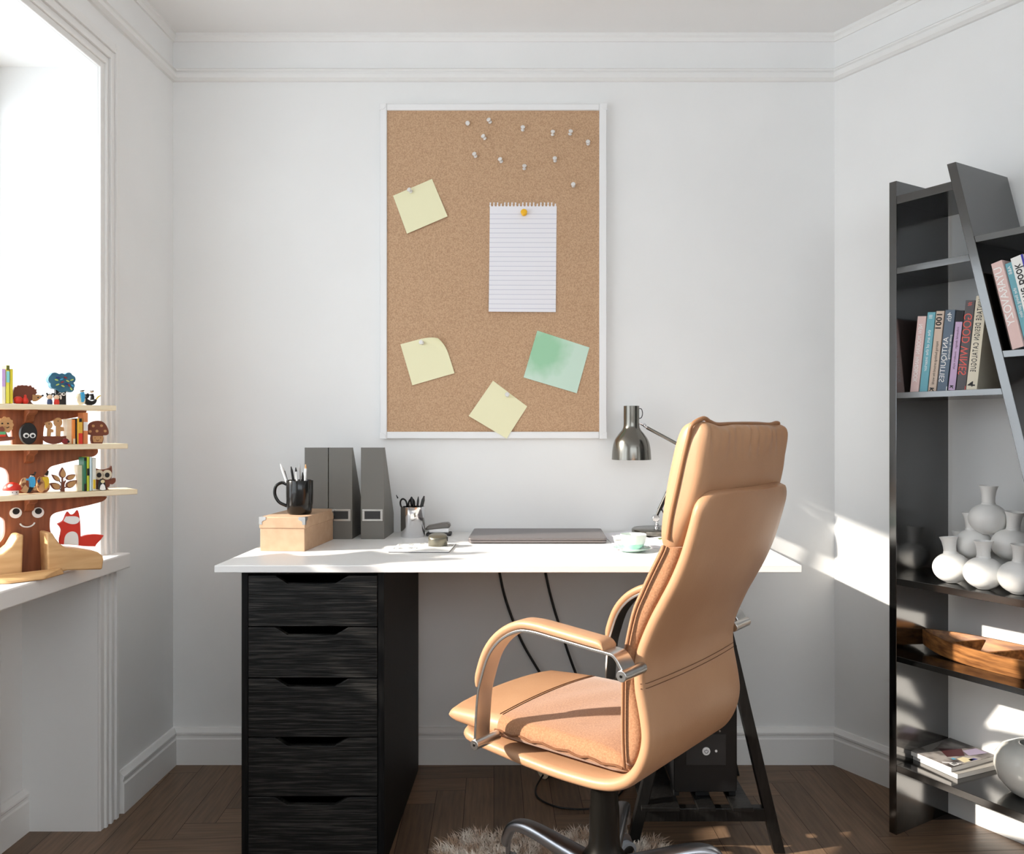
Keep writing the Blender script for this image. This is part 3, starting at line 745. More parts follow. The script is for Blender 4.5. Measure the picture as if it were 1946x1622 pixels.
# sheepskin rug under the chair: hide with wool tufts
rug = thing('sheepskin_rug', 'shaggy brown and cream sheepskin rug on the floor under the chair', 'rug', (.075, 1.845, 0))
def rug_r(a): return 1+.10*math.sin(3*a+.6)+.07*math.sin(5*a+2)+.03*math.sin(9*a)
RX, RY = .345, .325
bm = BM()
out = [(RX*rug_r(2*PI*k/60)*math.cos(2*PI*k/60), RY*rug_r(2*PI*k/60)*math.sin(2*PI*k/60)) for k in range(60)]
prism(bm, out, 0.0005, .006, XY); obj('hide', bm, FURW, rug, smooth=0)
bm = BM(); rnd = random.Random(3)
for k in range(26000):
    a = rnd.random()*2*PI; q = math.sqrt(rnd.random()); rr = q*rug_r(a)
    x, y = RX*rr*math.cos(a), RY*rr*math.sin(a)
    clump = math.sin(x*38+2*math.sin(y*31))*math.sin(y*41+1.7*math.sin(x*29)); h = .018+.016*rnd.random()+.008*clump
    da = rnd.random()*2*PI; ln = .012+.012*rnd.random(); wv = .0016
    ox, oy = math.cos(da)*ln+.012*q*math.cos(a), math.sin(da)*ln+.012*q*math.sin(a); sx, sy = -math.sin(da)*wv, math.cos(da)*wv
    p = [Vector((x-sx, y-sy, .004)), Vector((x+sx, y+sy, .004)), Vector((x+ox*.5+sx*.8, y+oy*.5+sy*.8, .004+h*.75)), Vector((x+ox*.5-sx*.8, y+oy*.5-sy*.8, .004+h*.75)), Vector((x+ox*1.3, y+oy*1.3, .004+h*.9))]
    v = [bm.verts.new(t) for t in p]; bm.faces.new((v[0], v[1], v[2], v[3])); bm.faces.new((v[3], v[2], v[4]))
w_ = obj('wool', bm, FURW, rug, smooth=0); w_['kind'] = 'stuff'
# ---------------------------------------------------------------- things on the desk
# kraft box with metal corners
bxr = -0.075
c_ = onz(503, 1047, ZD)
kb = thing('storage_box', 'brown cardboard storage box with silver corners, on the desk under the black mug', 'box', (-.687, 2.357, ZD), bxr)
kw, kd = .0625, .12
bm = BM(); box(bm, -kw, kw, -kd, kd, 0, .064); obj('box_body', bm, CARD, kb, bevel=.0015)
bm = BM(); box(bm, -kw-.002, kw+.002, -kd-.002, kd+.002, .0625, .0936); lid = obj('lid', bm, CARD, kb, bevel=.002)
for sx in (-1, 1):
    for sy in (-1, 1):
        X0, Y0, Z0 = sx*(kw+.0024), sy*(kd+.0024), .0938
        bm = BM()
        L_ = [(0, 0), (.019, 0), (.019, -.008), (.011, -.011), (.008, -.014), (.0085, -.021), (0, -.021)]
        prism(bm, [(X0-sx*a, Z0+b) for a, b in L_], Y0-sy*.0012, Y0+sy*.0002, XZ)
        prism(bm, [(Y0-sy*a, Z0+b) for a, b in L_], X0-sx*.0012, X0+sx*.0002, YZ)
        prism(bm, [(X0, Y0), (X0-sx*.017, Y0), (X0, Y0-sy*.017)], Z0-.0006, Z0+.0002, XY)
        obj('corner_guard', bm, STEEL, lid, smooth=0)

# black mug with pens
mz = ZD+.0942; mp = Vector((-.672, 2.318, mz))
mug = thing('mug', 'tall black mug full of pens standing on the brown box', 'mug', mp)
bm = BM(); lathe(bm, [(0, .0), (.029, .0), (.033, .004), (.0365, .03), (.0372, .06), (.0372, .094), (.0362, .0955), (.0345, .094), (.0345, .04), (.03, .006), (0, .006)], n=40, cap=False); obj('body', bm, mat('black_glaze', (14, 13, 12), .16, spec=.6), mug, smooth=50)
bm = BM(); tube(bm, spline([(-.035, 0, .082), (-.05, -.002, .088), (-.066, -.004, .078), (-.069, -.004, .055), (-.058, -.003, .034), (-.04, -.001, .024), (-.034, 0, .022)], 6), [.0045]*37, n=10); obj('handle', bm, MATS['black_glaze'], mug, smooth=80)
def stick(name, base, top, r, m, label, cat, group, tipm=None, tip=.012):
    base, top = Vector(base), Vector(top); d = (top-base).normalized()
    t = thing(name, label, cat, base, group=group, rot=d.to_track_quat('Z', 'Y').to_euler()); h = (top-base).length
    bm = BM(); cyl(bm, (0, 0, 0), (0, 0, h-tip), r, n=10); obj('barrel', bm, m, t)
    bm = BM(); cyl(bm, (0, 0, h-tip), (0, 0, h), r*.95, r*.35, n=10); obj('tip', bm, tipm or m, t)
    return t
GPEN = 'pens in the black mug'
for i, (px, py, bx, m, tm, l) in enumerate((
    (533, 881, -.006, WHITEPL, WHITEPL, 'white pen leaning furthest left in the black mug'),
    (537, 887, -.012, BLACKPL, STEEL, 'black pen at the left of the black mug, right against the leftmost white one'),
    (553, 886, -.003, BLACKPL, BLACKPL, 'black pen in the middle left of the black mug beside the looped pen clip'),
    (562, 888, .003, WHITEPL, BLACKPL, 'white pencil with a black tip in the middle of the black mug'),
    (569, 880, .006, STEEL, STEEL, 'thin silver pen standing tallest near the middle right of the black mug'),
    (575, 897, .010, BLACKPL, BLACKPL, 'short black pen at the right of the black mug'),
    (581, 882, .016, WHITEPL, TOYTAN, 'white pen leaning right at the rim of the black mug'))):
    top = P(px, py, 2.318+.006*((i*3) % 5-2)); base = Vector((mp.x+bx*.9, 2.318+.006*((i*2) % 3-1), mz+.0065))
    stick('pen', base, top, .0034 if i != 4 else .0018, m, l, 'pen', GPEN, tm)

# magazine files
GF = 'charcoal magazine files on the desk'
def mag_file(px0, px1, label, first=None):
    Yf = 2.483; a = P(px0, 1024, Yf); b = P(px1, 1024, Yf); w = b.x-a.x-.0025
    if first is not None:
        t = copy_tree(first); t.location = ((a.x+b.x)/2, Yf, ZD); t['label'] = label; return t
    t = thing('magazine_file', label, 'magazine file', ((a.x+b.x)/2, Yf, ZD), group=GF)
    h, d, hb_, th = .278, .164, .062, .0022
    side = [(0, 0), (d, 0), (d, hb_), (.012, h), (0, h)]
    bm = BM(); box(bm, -w/2, w/2, 0, th, 0, h); obj('spine', bm, GREYFILE, t, bevel=.0006)
    for s in (-1, 1):
        bm = BM(); prism(bm, [(y if y > .001 else th, z) for y, z in side], s*w/2, s*(w/2-th), YZ); obj('side_panel', bm, GREYFILE, t, smooth=0)
    bm = BM(); box(bm, -w/2+th, w/2-th, d-th, d, 0, hb_); box(bm, -w/2+th, w/2-th, th, d-th, 0, th); obj('back_panel', bm, GREYFILE, t, smooth=0)
    z0, z1, x1 = .055, .091, .031
    bm = BM()
    for q in ((-x1, x1, z0, z0+.006), (-x1, x1, z1-.006, z1), (-x1, -x1+.007, z0+.006, z1-.006), (x1-.007, x1, z0+.006, z1-.006)): box(bm, q[0], q[1], -.003, -.0002, q[2], q[3])
    lh = obj('label_holder', bm, STEEL, t, bevel=.0008)
    bm = BM(); box(bm, -x1+.007, x1-.007, -.001, -.0002, z0+.006, z1-.006); obj('label_card', bm, DARKPL, lh, smooth=0)
    return t
mf = mag_file(685, 731, 'charcoal magazine file standing apart, nearest the cup of scissors')
mag_file(624, 670, 'charcoal magazine file in the middle of the three on the desk', mf)
mag_file(578, 624, 'charcoal magazine file partly hidden behind the mug and brown box', mf)

# chrome cup with scissors and tools
cp = onz(784.5, 1019, ZD); cup = thing('pencil_cup', 'shiny chrome pencil cup holding scissors and pens', 'cup', cp)
bm = BM(); lathe(bm, [(0, 0), (.036, 0), (.0375, .002), (.0375, .093), (.0362, .0938), (.0352, .093), (.0352, .004), (0, .004)], n=48, cap=False); obj('body', bm, CHROME, cup, smooth=50)
Yc = cp.y
sc = thing('scissors', 'black handled scissors standing handles up in the chrome cup', 'scissors', cp+Vector((-.008, 0, .0045)))
sl = lambda px, py, dy=0: P(px, py, Yc+dy)-Vector(sc.location)
for (px, py, rx, ry, ro) in ((767, 957, .0098, .0155, .22), (782, 957, .0092, .0155, -.08)):
    c = sl(px, py, -.01 if px < 775 else 0)
    bm = BM(); pts = [c+Vector((rx*math.cos(2*PI*k/24)*math.cos(ro)-ry*math.sin(2*PI*k/24)*math.sin(ro), 0, rx*math.cos(2*PI*k/24)*math.sin(ro)+ry*math.sin(2*PI*k/24)*math.cos(ro))) for k in range(24)]
    rings = [[p+(p-c).normalized()*.0028*math.cos(t)+Vector((0, .0045*math.sin(t), 0)) for t in [2*PI*j/8 for j in range(8)]] for p in pts]
    loft(bm, rings, loop=True); tube(bm, [c-Vector((0, 0, ry)), c-Vector((0, 0, ry+.012)), Vector((.004, 0, .055))], .0038, n=8)
    obj('handle', bm, BLACKPL, sc, smooth=70)
bm = BM(); prism(bm, [(-.004, .06), (.008, .06), (.007, .0), (.003, .0)], -.002, .002, XZ); obj('blades', bm, STEEL, sc)
GT = 'pens in the chrome cup'
stick('pen', cp+Vector((.006, .006, .005)), P(753, 940, Yc+.012), .0026, WHITEPL, 'slim pale pen leaning out to the left of the chrome cup', 'pen', GT, BLACKPL)
t = stick('brush', cp+Vector((.004, -.012, .005)), P(783, 962, Yc-.016), .004, BLACKPL, 'black rounded tool handle in the middle of the chrome cup', 'tool', GT)
bm = BM(); sphere(bm, (0, 0, .105), .0075, .0045, .016); obj('round_end', bm, BLACKPL, t, smooth=60)
stick('pen', cp+Vector((.008, 0, .005)), P(795, 943, Yc), .0034, DARKPL, 'straight dark grey pen at the right of the scissors in the chrome cup', 'pen', GT)
stick('marker', cp+Vector((.006, -.004, .005)), P(806, 942, Yc-.004), .0052, DARKPL, 'thick dark grey marker leaning right in the chrome cup', 'marker', GT)

# stapler-like hole punch behind, tape dispenser on a printed card
hp = thing('hole_punch', 'grey hole punch beside the chrome cup at the back of the desk', 'hole punch', (-.316, 2.575, ZD))
bm = BM(); prism(bm, [(-.03, 0), (.048, 0), (.048, .010), (-.03, .010)], -.022, .022, XZ); obj('base', bm, DARKPL, hp, bevel=.003)
bm = BM(); prism(bm, [(-.034, .020), (-.026, .031), (.02, .0395), (.036, .0405), (.043, .036), (.044, .026), (-.028, .0185)], -.02, .02, XZ); obj('lever', bm, mat('grey_punch_metal', (118, 114, 110), .35, .5), hp, bevel=.003)
bm = BM(); box(bm, -.022, .04, -.016, .016, .010, .024); obj('hinge_block', bm, WHITEPL, hp, bevel=.002)
cdz = ZD+.004
card = thing('printed_card', 'white printed card with line drawings lying flat under the grey puck', 'card', (-.318, 2.30, ZD), -.02)
bm = BM(); box(bm, -.081, .083, -.09, .075, .0002, .0022); obj('card_back', bm, DARKPL, card, smooth=0)
bm = BM(); box(bm, -.081, .083, -.09, .075, .0022, .004); obj('card_face', bm, mat('card_stock', (238, 237, 234), .7), card, smooth=0)
INK = mat('drawing_ink', (172, 170, 170), .8)
bm = BM()
for cx0, cy0, rx, ry in ((-.045, -.035, .032, .03), (-.045, -.035, .018, .016), (.045, .015, .034, .03), (.045, .015, .02, .016), (-.055, .03, .02, .02), (0, .055, .018, .012)):
    pts = [Vector((cx0+rx*math.cos(t), cy0+ry*math.sin(t), .0043)) for t in [2*PI*k/28 for k in range(28)]]
    loft(bm, [[p+Vector((.0009, 0, 0)), p+Vector((-.0009, .0009, 0)), p+Vector((-.0004, -.0009, 0))] for p in pts], loop=True)
    for k in range(4): tube(bm, [(cx0+rx*.3*math.cos(k*1.6), cy0+ry*.3*math.sin(k*1.6), .0043), (cx0+rx*.9*math.cos(k*1.6+.5), cy0+ry*.9*math.sin(k*1.6+.5), .0043)], .0006, n=5)
obj('line_drawing', bm, INK, card, smooth=0)
tp_ = onz(832, 1036, cdz+.0005); tp_.z = cdz+.0008
td = thing('desk_puck', 'round grey metal puck with a sloping top on the printed card', 'paperweight', tp_)
bm = BM(); n = 40; rings = []
for r, z in ((.0, 0), (.0255, 0), (.027, .002), (.027, .020)): rings.append([Vector((max(r, .0003)*math.cos(2*PI*k/n), max(r, .0003)*math.sin(2*PI*k/n), z)) for k in range(n)])
for r, dz in ((.027, 0), (.0262, .0035), (.0235, .0055), (.0, .006)): rings.append([Vector((max(r, .0003)*math.cos(2*PI*k/n), max(r, .0003)*math.sin(2*PI*k/n), .0235+dz+.005*max(r, .0003)/.027*math.sin(2*PI*k/n))) for k in range(n)])
loft(bm, rings); obj('body', bm, mat('satin_olive_metal', (128, 125, 112), .32, .85), td, smooth=50)
bm = BM(); box(bm, .0255, .0285, -.004, .004, .012, .024); obj('clip', bm, DARKPL, td, bevel=.001)

# laptop
lp_ = thing('laptop', 'closed dark grey laptop lying on the desk under the board', 'laptop', (.002, 2.50, ZD))
bm = BM(); prism(bm, rrect(-.2015, .2025, -.118, .118, .012), .003, .0095, XY); obj('base', bm, LAPT, lp_, bevel=.0012)
bm = BM(); prism(bm, rrect(-.2025, .2035, -.119, .119, .012), .0102, .0165, XY); obj('lid', bm, LAPT, lp_, bevel=.0016)
bm = BM(); box(bm, -.14, .14, .108, .117, .0094, .0103); obj('hinge', bm, BLACKPL, lp_, smooth=0)
for x in (-.17, .17):
    for y in (-.09, .09):
        bm = BM(); cyl(bm, (x, y, 0), (x, y, .0032), .007, n=14); obj('foot', bm, BLACKPL, lp_)

# papers under the lamp
mgp = thing('open_magazine', 'open white magazine with a green picture lying under the lamp base', 'magazine', (.345, 2.46, ZD), .06)
bm = BM(); rings = []
for k in range(21):
    x = -.13+.26*k/20; z = .002+.007*math.exp(-((abs(x)-.03)/.035)**2)*(1-math.exp(-(x/.01)**2)*.6)
    rings.append([Vector((x, -.17, .0003)), Vector((x, -.17, z)), Vector((x, .165, z)), Vector((x, .165, .0003))])
loft(bm, rings); obj('pages', bm, PAPER, mgp, smooth=50)
def pic(x0, x1, y0, y1, m):
    bm = BM(); rings = []
    for k in range(9):
        x = x0+(x1-x0)*k/8; z = .0025+.007*math.exp(-((abs(x)-.03)/.035)**2)*(1-math.exp(-(x/.01)**2)*.6)
        rings.append([Vector((x, y0, z-.0003)), Vector((x, y0, z)), Vector((x, y1, z)), Vector((x, y1, z-.0003))])
    loft(bm, rings); obj('printed_picture', bm, m, mgp, smooth=50)
pic(.015, .11, -.045, -.015, mat('picture_green', (150, 172, 90), .6, rgb2=(60, 70, 50), scale=40))
pic(-.115, -.02, -.02, .0, mat('picture_grey', (120, 120, 116), .6, rgb2=(200, 200, 196), scale=60))
# tea cup and saucer
sp = onz(1201, 1047, ZD)
sau = thing('saucer', 'pale mint saucer under the tea cup', 'saucer', sp)
bm = BM(); lathe(bm, [(0, .0), (.026, .0), (.03, .002), (.05, .0095), (.0515, .0105), (.0505, .0115), (.03, .0045), (.022, .0035), (0, .0035)], n=48, cap=False); obj('dish', bm, MINT, sau, smooth=60)
bm = BM(); prism(bm, ellipse(-.0, -.0, .005, .009, 16), 0, .0006, XY); s_ = obj('logo', bm, TOYDRED, sau, smooth=0, loc=(-.034, -.022, .0078), rot=(-.1, -.2, .8))
tc_ = thing('tea_cup', 'pale mint and white tea cup on its saucer', 'tea cup', sp+Vector((.004, .002, .0037)))
MINTG = mat('mint_white_glaze', (226, 236, 231), .2)
bm = BM(); lathe(bm, [(0, .0), (.017, .0), (.0185, .003), (.026, .010), (.0325, .022), (.035, .034), (.036, .043), (.0348, .0435), (.0335, .034), (.031, .022), (.024, .011), (0, .008)], n=48, cap=False); obj('bowl', bm, MINTG, tc_, smooth=60)
bm = BM(); lathe(bm, [(.0172, -.0002), (.0189, .003), (.0264, .010), (.0305, .0175), (.0302, .0176)], n=48, cap=False); obj('mint_band', bm, mat('mint_glaze', (176, 214, 202), .25), tc_, smooth=60)
bm = BM(); tube(bm, spline([(-.033, -.004, .036), (-.043, -.006, .039), (-.052, -.008, .033), (-.048, -.007, .021), (-.037, -.004, .012), (-.027, -.002, .0115)], 5), .003, n=10); obj('handle', bm, MINTG, tc_, smooth=80)
spn = thing('tea_spoon', 'small steel tea spoon on the saucer right of the cup', 'spoon', sp+Vector((.036, -.012, .0105)), .7)
bm = BM(); sphere(bm, (.004, 0, .0015), .010, .006, .0022); obj('spoon_bowl', bm, STEEL, spn, smooth=70)
bm = BM(); tube(bm, [(-.004, .001, .0022), (-.0, .03, .004), (.0, .05, .005)], .0013, n=8); obj('spoon_handle', bm, STEEL, spn)

# desk lamp
lpz = ZD+.0105
lamp = thing('desk_lamp', 'polished gunmetal desk lamp with a bell shade and jointed arm', 'lamp', (.374, 2.545, lpz))
lo = Vector(lamp.location); YL = 2.545
def lpnt(px, py, Y=YL): return P(px, py, Y)-lo
bm = BM(); lathe(bm, [(0, 0), (.076, 0), (.078, .002), (.078, .013), (.0745, .0155), (0, .0155)], n=56, cap=False); obj('base', bm, GUN, lamp, smooth=40)
bm = BM(); cyl(bm, (0, 0, .0155), (0, 0, .021), .009, n=18); cyl(bm, (0, 0, .021), (0, 0, .036), .0042, n=14); sphere(bm, (0, 0, .027), .0065); obj('stem', bm, CHROME, lamp, smooth=50)
j0 = lpnt(1246, 984); j1 = lpnt(1307, 854); hd = lpnt(1229, 812)
bm = BM(); cyl(bm, j0+Vector((0, -.012, 0)), j0+Vector((0, .012, 0)), .011, n=20); cyl(bm, Vector((0, 0, .034)), j0, .004, n=10); obj('lower_joint', bm, CHROME, lamp, bevel=.0015)
d = (j1-j0)
bm = BM(); cyl(bm, j0, j0+d*.14, .0045, n=12); cyl(bm, j0+d*.12, j1, .0065, n=14); obj('lower_arm', bm, BLACKM, lamp, smooth=40)
bm = BM(); tube(bm, [j0+d*.14+Vector((.004, 0, 0)), lpnt(1268, 990), lpnt(1276, 1004)], .002, n=8); obj('spring_rod', bm, BLACKPL, lamp)
bm = BM(); cyl(bm, j1+Vector((0, -.011, 0)), j1+Vector((0, .011, 0)), .012, n=20); obj('elbow', bm, CHROME, lamp, bevel=.0015)
hdir = (hd-j1)
bm = BM(); cyl(bm, j1, j1+hdir, .0052, n=14); obj('upper_arm', bm, GUN, lamp, smooth=40)
hc = lpnt(1200, 871); q = YL/F_PX
bm = BM(); cyl(bm, hd, lpnt(1224, 809), .0035, n=10); sphere(bm, lpnt(1225, 808), .006); cyl(bm, lpnt(1225, 808), lpnt(1214, 803), .003, n=10); obj('shade_joint', bm, CHROME, lamp, smooth=50)
profo = [(24.5, 771), (24.5, 790), (24.7, 807), (28, 815), (39, 823.5), (50, 833), (56, 842), (59.8, 855), (61.6, 871)]
pr = [tuple(v) for v in spline([Vector((r*q*.607*1.0, (871-y)*q)) for r, y in profo], 4)]
pr = [(r, z) for r, z in pr]
bm = BM()
prof_out = [(0, pr[0][1]+.0), (pr[0][0]-.002, pr[0][1])]+[(r, z) for r, z in pr]+[(pr[-1][0], -.003)]
prof_in = [(pr[-1][0]-.0016, -.003)]+[(r-.0016, z) for r, z in pr[::-1][:-1]]+[(0, pr[0][1]-.004)]
lathe(bm, prof_out+prof_in, n=56, c=hc, cap=False); obj('shade', bm, GUN, lamp, smooth=40)
bm = BM(); sphere(bm, hc+Vector((0, 0, .045)), .022); obj('bulb', bm, mat('bulb_glass', (240, 238, 230), .2), lamp, smooth=60)
bm = BM(); cyl(bm, hc+Vector((0, 0, .06)), hc+Vector((0, 0, .12)), .014, n=20); obj('socket', bm, BLACKPL, lamp)
bm = BM(); tube(bm, spline([lpnt(1214, 776), lpnt(1219, 777), lpnt(1221, 785), lpnt(1219, 793), lpnt(1214, 795)], 6), .0013, n=8); obj('wire_loop', bm, BLACKPL, lamp, smooth=80)
bm = BM(); tube(bm, spline([lpnt(1213, 800), lpnt(1219, 807), lpnt(1226, 810)], 5), .0012, n=6); obj('wire', bm, BLACKPL, lamp, smooth=80)
# ---------------------------------------------------------------- slanting bookcase on the right wall
F0 = Vector((.949, 2.202, 0)); BD = 0.238
def T(px, d=0.0):
    k = (px-CX)/F_PX
    return (k*(F0.y+.5275*d)-F0.x-.8495*d)/(.5275+.8495*k)
def Zt(py, t, d=0.0): return CAM_H-(py-CY)*(F0.y-.8495*t+.5275*d)/F_PX
def S2W(t, d, z): return F0+W*t-NR*d+Vector((0, 0, z))
bc = thing('bookcase', 'tall gloss black bookcase with one slanting upright against the right wall', 'bookcase', F0, RZ)
t1 = 0.95
bm = BM(); box(bm, 0, .0215, 0, BD, 0, 1.747); obj('upright', bm, GLOSSB, bc, bevel=.001)
bm = BM(); box(bm, t1-.0215, t1, 0, BD, 0, 1.747); obj('upright', bm, GLOSSB, bc, bevel=.001)
sl_ = .238; ts = lambda z: .1624+(1.752-z)*sl_
zb_ = .6865
bm = BM(); prism(bm, [(ts(zb_), zb_), (ts(zb_)+.0235, zb_), (ts(1.752)+.0235, 1.752), (ts(1.752), 1.752)], 0, BD, XZ); obj('slanted_upright', bm, GLOSSB, bc, bevel=.001)
def shelf(z0, z1, ta, tb):
    bm = BM(); prism(bm, [(ta(z0), z0), (tb(z0), z0), (tb(z1), z1), (ta(z1), z1)], .0008, BD, XZ); obj('shelf', bm, GLOSSB, bc, bevel=.0006)
A = lambda z: .0217; B = lambda z: ts(z)-.0002; C = lambda z: ts(z)+.0237; D = lambda z: t1-.0217
shelf(1.684, 1.706, A, B); shelf(1.498, 1.515, A, B); shelf(1.166, 1.1815, A, B)
shelf(1.541, 1.557, C, D); shelf(1.2545, 1.2705, C, D)
shelf(.668, .686, A, D); shelf(.463, .478, A, D); shelf(.169, .187, A, D)

# books
def book(t, z, th, h, dep, lean, inset, cover, label, group, text=None, tcol=None, size=.6, start=.08, up=False, edge=.0015, bold=0.0, spacing=1.0, extra=()):
    lean = math.radians(lean)
    root = thing('book', label, 'book', S2W(t, inset, z), group=group, rot=(0, lean, RZ))
    bm = BM(); prism(bm, [(0, 0), (th, 0), (th, dep), (th-.0015, dep), (th-.0015, .002), (.0015, .002), (.0015, dep), (0, dep)], 0, h, XY); obj('cover', bm, cover, root, smooth=0, bevel=.0008)
    bm = BM(); box(bm, .0017, th-.0017, .0022, dep-.003, .002, h-.002); obj('pages', bm, PAPER, root, smooth=0)
    items = list(extra)
    if text: items.append((text, tcol, size, start, up, bold, spacing, .40 if text == 'ANTIQUITIES' else .5))
    for (tx_, mc, sz, st, up_, bo, sp_, xc) in items:
        # lettering on the photo's spines runs mirrored
        if up_: f = lambda x, y: Vector((th*xc+y, -.0006, h*st+x))
        else: f = lambda x, y: Vector((th*xc-y, -.0006, h*(1-st)-x))
        w0 = max((v.co.x for v in text_bm(tx_, th*sz*1.35, lambda x, y: Vector((x, y, 0)), bold=bo, spacing=sp_).verts), default=0)
        q = min(1.0, h*((1-st) if True else 1)*.84/max(w0, 1e-6)) if len(tx_) > 6 else 1.0
        q = q*(0.94 if q < 1 and any(e[0] != tx_ for e in items) and st < .3 else 1)
        g_ = f; f = (lambda x, y, g_=g_, q=q: g_(x*q, y))
        bm = text_bm(tx_, th*sz*1.35, f, bold=bo, spacing=sp_)
        obj('spine_lettering', bm, mc, root, smooth=0)
    return root
C_ = lambda n, rgb, r=.55: mat(n, rgb, r)
PINK = C_('pink_book_cloth', (222, 190, 184)); TEALB = C_('teal_book_cloth', (112, 172, 184)); BEIGE = C_('beige_book_cloth', (206, 184, 166))
SLATE = C_('slate_book_cloth', (96, 110, 126)); LILAC = C_('lilac_paper', (196, 168, 200)); BLKB = C_('black_book_cloth', (26, 25, 30)); CHAR = C_('charcoal_book_cloth', (92, 88, 90)); CREAM = C_('cream_book_cloth', (228, 218, 196))
BLUEB = C_('deep_blue_book_cloth', (62, 56, 160)); WHITEB = C_('white_book_cloth', (236, 234, 230)); BROWNB = C_('dark_brown_book_cloth', (64, 50, 42))
INKW = C_('white_lettering', (240, 238, 234)); INKB = C_('black_lettering', (34, 32, 32)); INKR = C_('red_lettering', (226, 98, 88))
INKD = C_('dark_spine_lettering', (70, 50, 60))
GB = 'books leaning on the middle shelf'
zs3 = 1.1820
def bk(px0, px1, ptop, cover, label, **k):
    ta, tb = T(px0, .048), T(px1, .048); th = tb-ta; zt = Zt(ptop, (ta+tb)/2, .048); h = (zt-zs3)/math.cos(math.radians(6.5))
    kw = dict(text=None); kw.update(k)
    return book(ta, zs3, th, h, .135, 6.5, .048, cover, label, GB, **kw)
bk(1729, 1745, 601.4, PINK, 'pale pink book at the left end of the row on the middle shelf', text='NEW MODERN  HANDBOOK', tcol=INKW, size=.5, start=.10)
bk(1747, 1761.5, 594, TEALB, 'teal blue book second from the left on the middle shelf', text='the art of the interior', tcol=INKW, size=.42, start=.22, extra=(('III', INKW, .5, .03, False, 0, 1, .5),))
bk(1763.3, 1778, 591.8, BEIGE, 'beige book marked 1001 in bold black figures on its spine', text='1001', tcol=INKB, size=.72, start=.02, bold=.0006, spacing=1.1, extra=(('inspiring buildings around the world', INKB, .36, .37, False, 0, 1, .55), ('K', INKB, .55, .94, False, .0006, 1, .5)))
bk(1780.3, 1798.5, 589.5, SLATE, 'slate blue book titled Antiquities on the middle shelf', text='ANTIQUITIES', tcol=INKW, size=.56, start=.33, extra=(('4th', INKW, .5, .03, False, 0, 1, .5), ('guide to collecting', INKW, .24, .30, False, 0, 1, .86), ('_', INKW, .9, .93, False, .0003, 1, .5)))
bk(1800.5, 1815.5, 591, BLKB, 'black book with a lilac spine label on the middle shelf')
root = [o for o in bpy.data.objects if o.name.startswith('book') and o.get('label', '').startswith('black book with a lilac')][0]
bm = BM(); box(bm, .0022, T(1815.5, .048)-T(1800.5, .048)-.0012, -.0005, .0006, .003, .178); obj('spine_label', bm, LILAC, root, smooth=0)
thl = T(1815.5, .048)-T(1800.5, .048)
bm = text_bm('industrial design   modern style', .0085, lambda x, y: Vector((thl*.5-y, -.0009, .165-x))); obj('spine_lettering', bm, INKD, root, smooth=0)
bm = text_bm('K', .012, lambda x, y: Vector((thl*.5-y, -.0009, .016-x)), bold=.0006); obj('spine_lettering', bm, INKB, root, smooth=0)
bk(1816.5, 1834, 571.8, CHAR, 'tall charcoal book titled Good Wines in red letters', text='GOOD WINES', tcol=INKR, size=.92, start=.14, extra=(('#', INKR, .5, .02, False, 0, 1, .5), ('_', INKR, .9, .94, False, .0003, 1, .5)))
bk(1835.5, 1856, 563, CREAM, 'tall cream book at the right end of the row by the slanting upright', text='VINTAGE DESIGN CATALOGUE', tcol=INKB, size=.52, start=.04, bold=.0002, spacing=1.25, extra=(('4', INKB, .7, .90, False, .0005, 1, .5),))
GB2 = 'books leaning on the upper right shelf'
zs2 = 1.2712
def bk2(t, th, h, lean, inset, cover, label, **k): return book(t, zs2, th, h, .15, lean, inset, cover, label, GB2, **k)
a13 = -13.5
bk2(.3092, .0115, .205, a13, .024, BROWNB, 'dark brown slim book against the slanting upright, mostly hidden by the pink one', text='a history of the modern interior', tcol=TOYTAN, size=.5, start=.12)
bk2(.3215, .0265, .217, a13, .006, PINK, 'thick pale pink book leaning left on the upper right shelf', text='UYARAVOZY', tcol=INKW, size=.72, start=.06, spacing=.95)
bk2(.3502, .0165, .212, a13, .012, TEALB, 'teal blue book leaning left beside the thick pink one', text='the living garden', tcol=INKW, size=.5, start=.30, extra=(('A&B', INKW, .5, .04, False, 0, 1, .5),))
bwk = bk2(.3685, .0290, .222, a13, .006, WHITEB, 'white book titled The Book with dark blue edge and coloured shapes', text='The Book', tcol=INKB, size=.72, start=.48, up=True, bold=.0003)
bm = BM(); box(bm, .0245, .0291, -.0006, .0005, .0005, .2215); obj('blue_edge', bm, BLUEB, bwk, smooth=0)
for cxx, m, z in ((.012, mat('cover_blue', (62, 108, 190), .5), .075), (.012, mat('cover_yellow', (236, 186, 60), .5), .052)):
    bm = BM(); prism(bm, [p for p in ellipse(cxx, z, .012, .013, 20, .6)], -.0005, .0004, XZ); obj('printed_shape', bm, m, bwk, smooth=0)
bk2(.3996, .0240, .219, a13, .010, WHITEB, 'plain white book at the right of the one titled The Book', text='FORM', tcol=INKB, size=.6, start=.1)

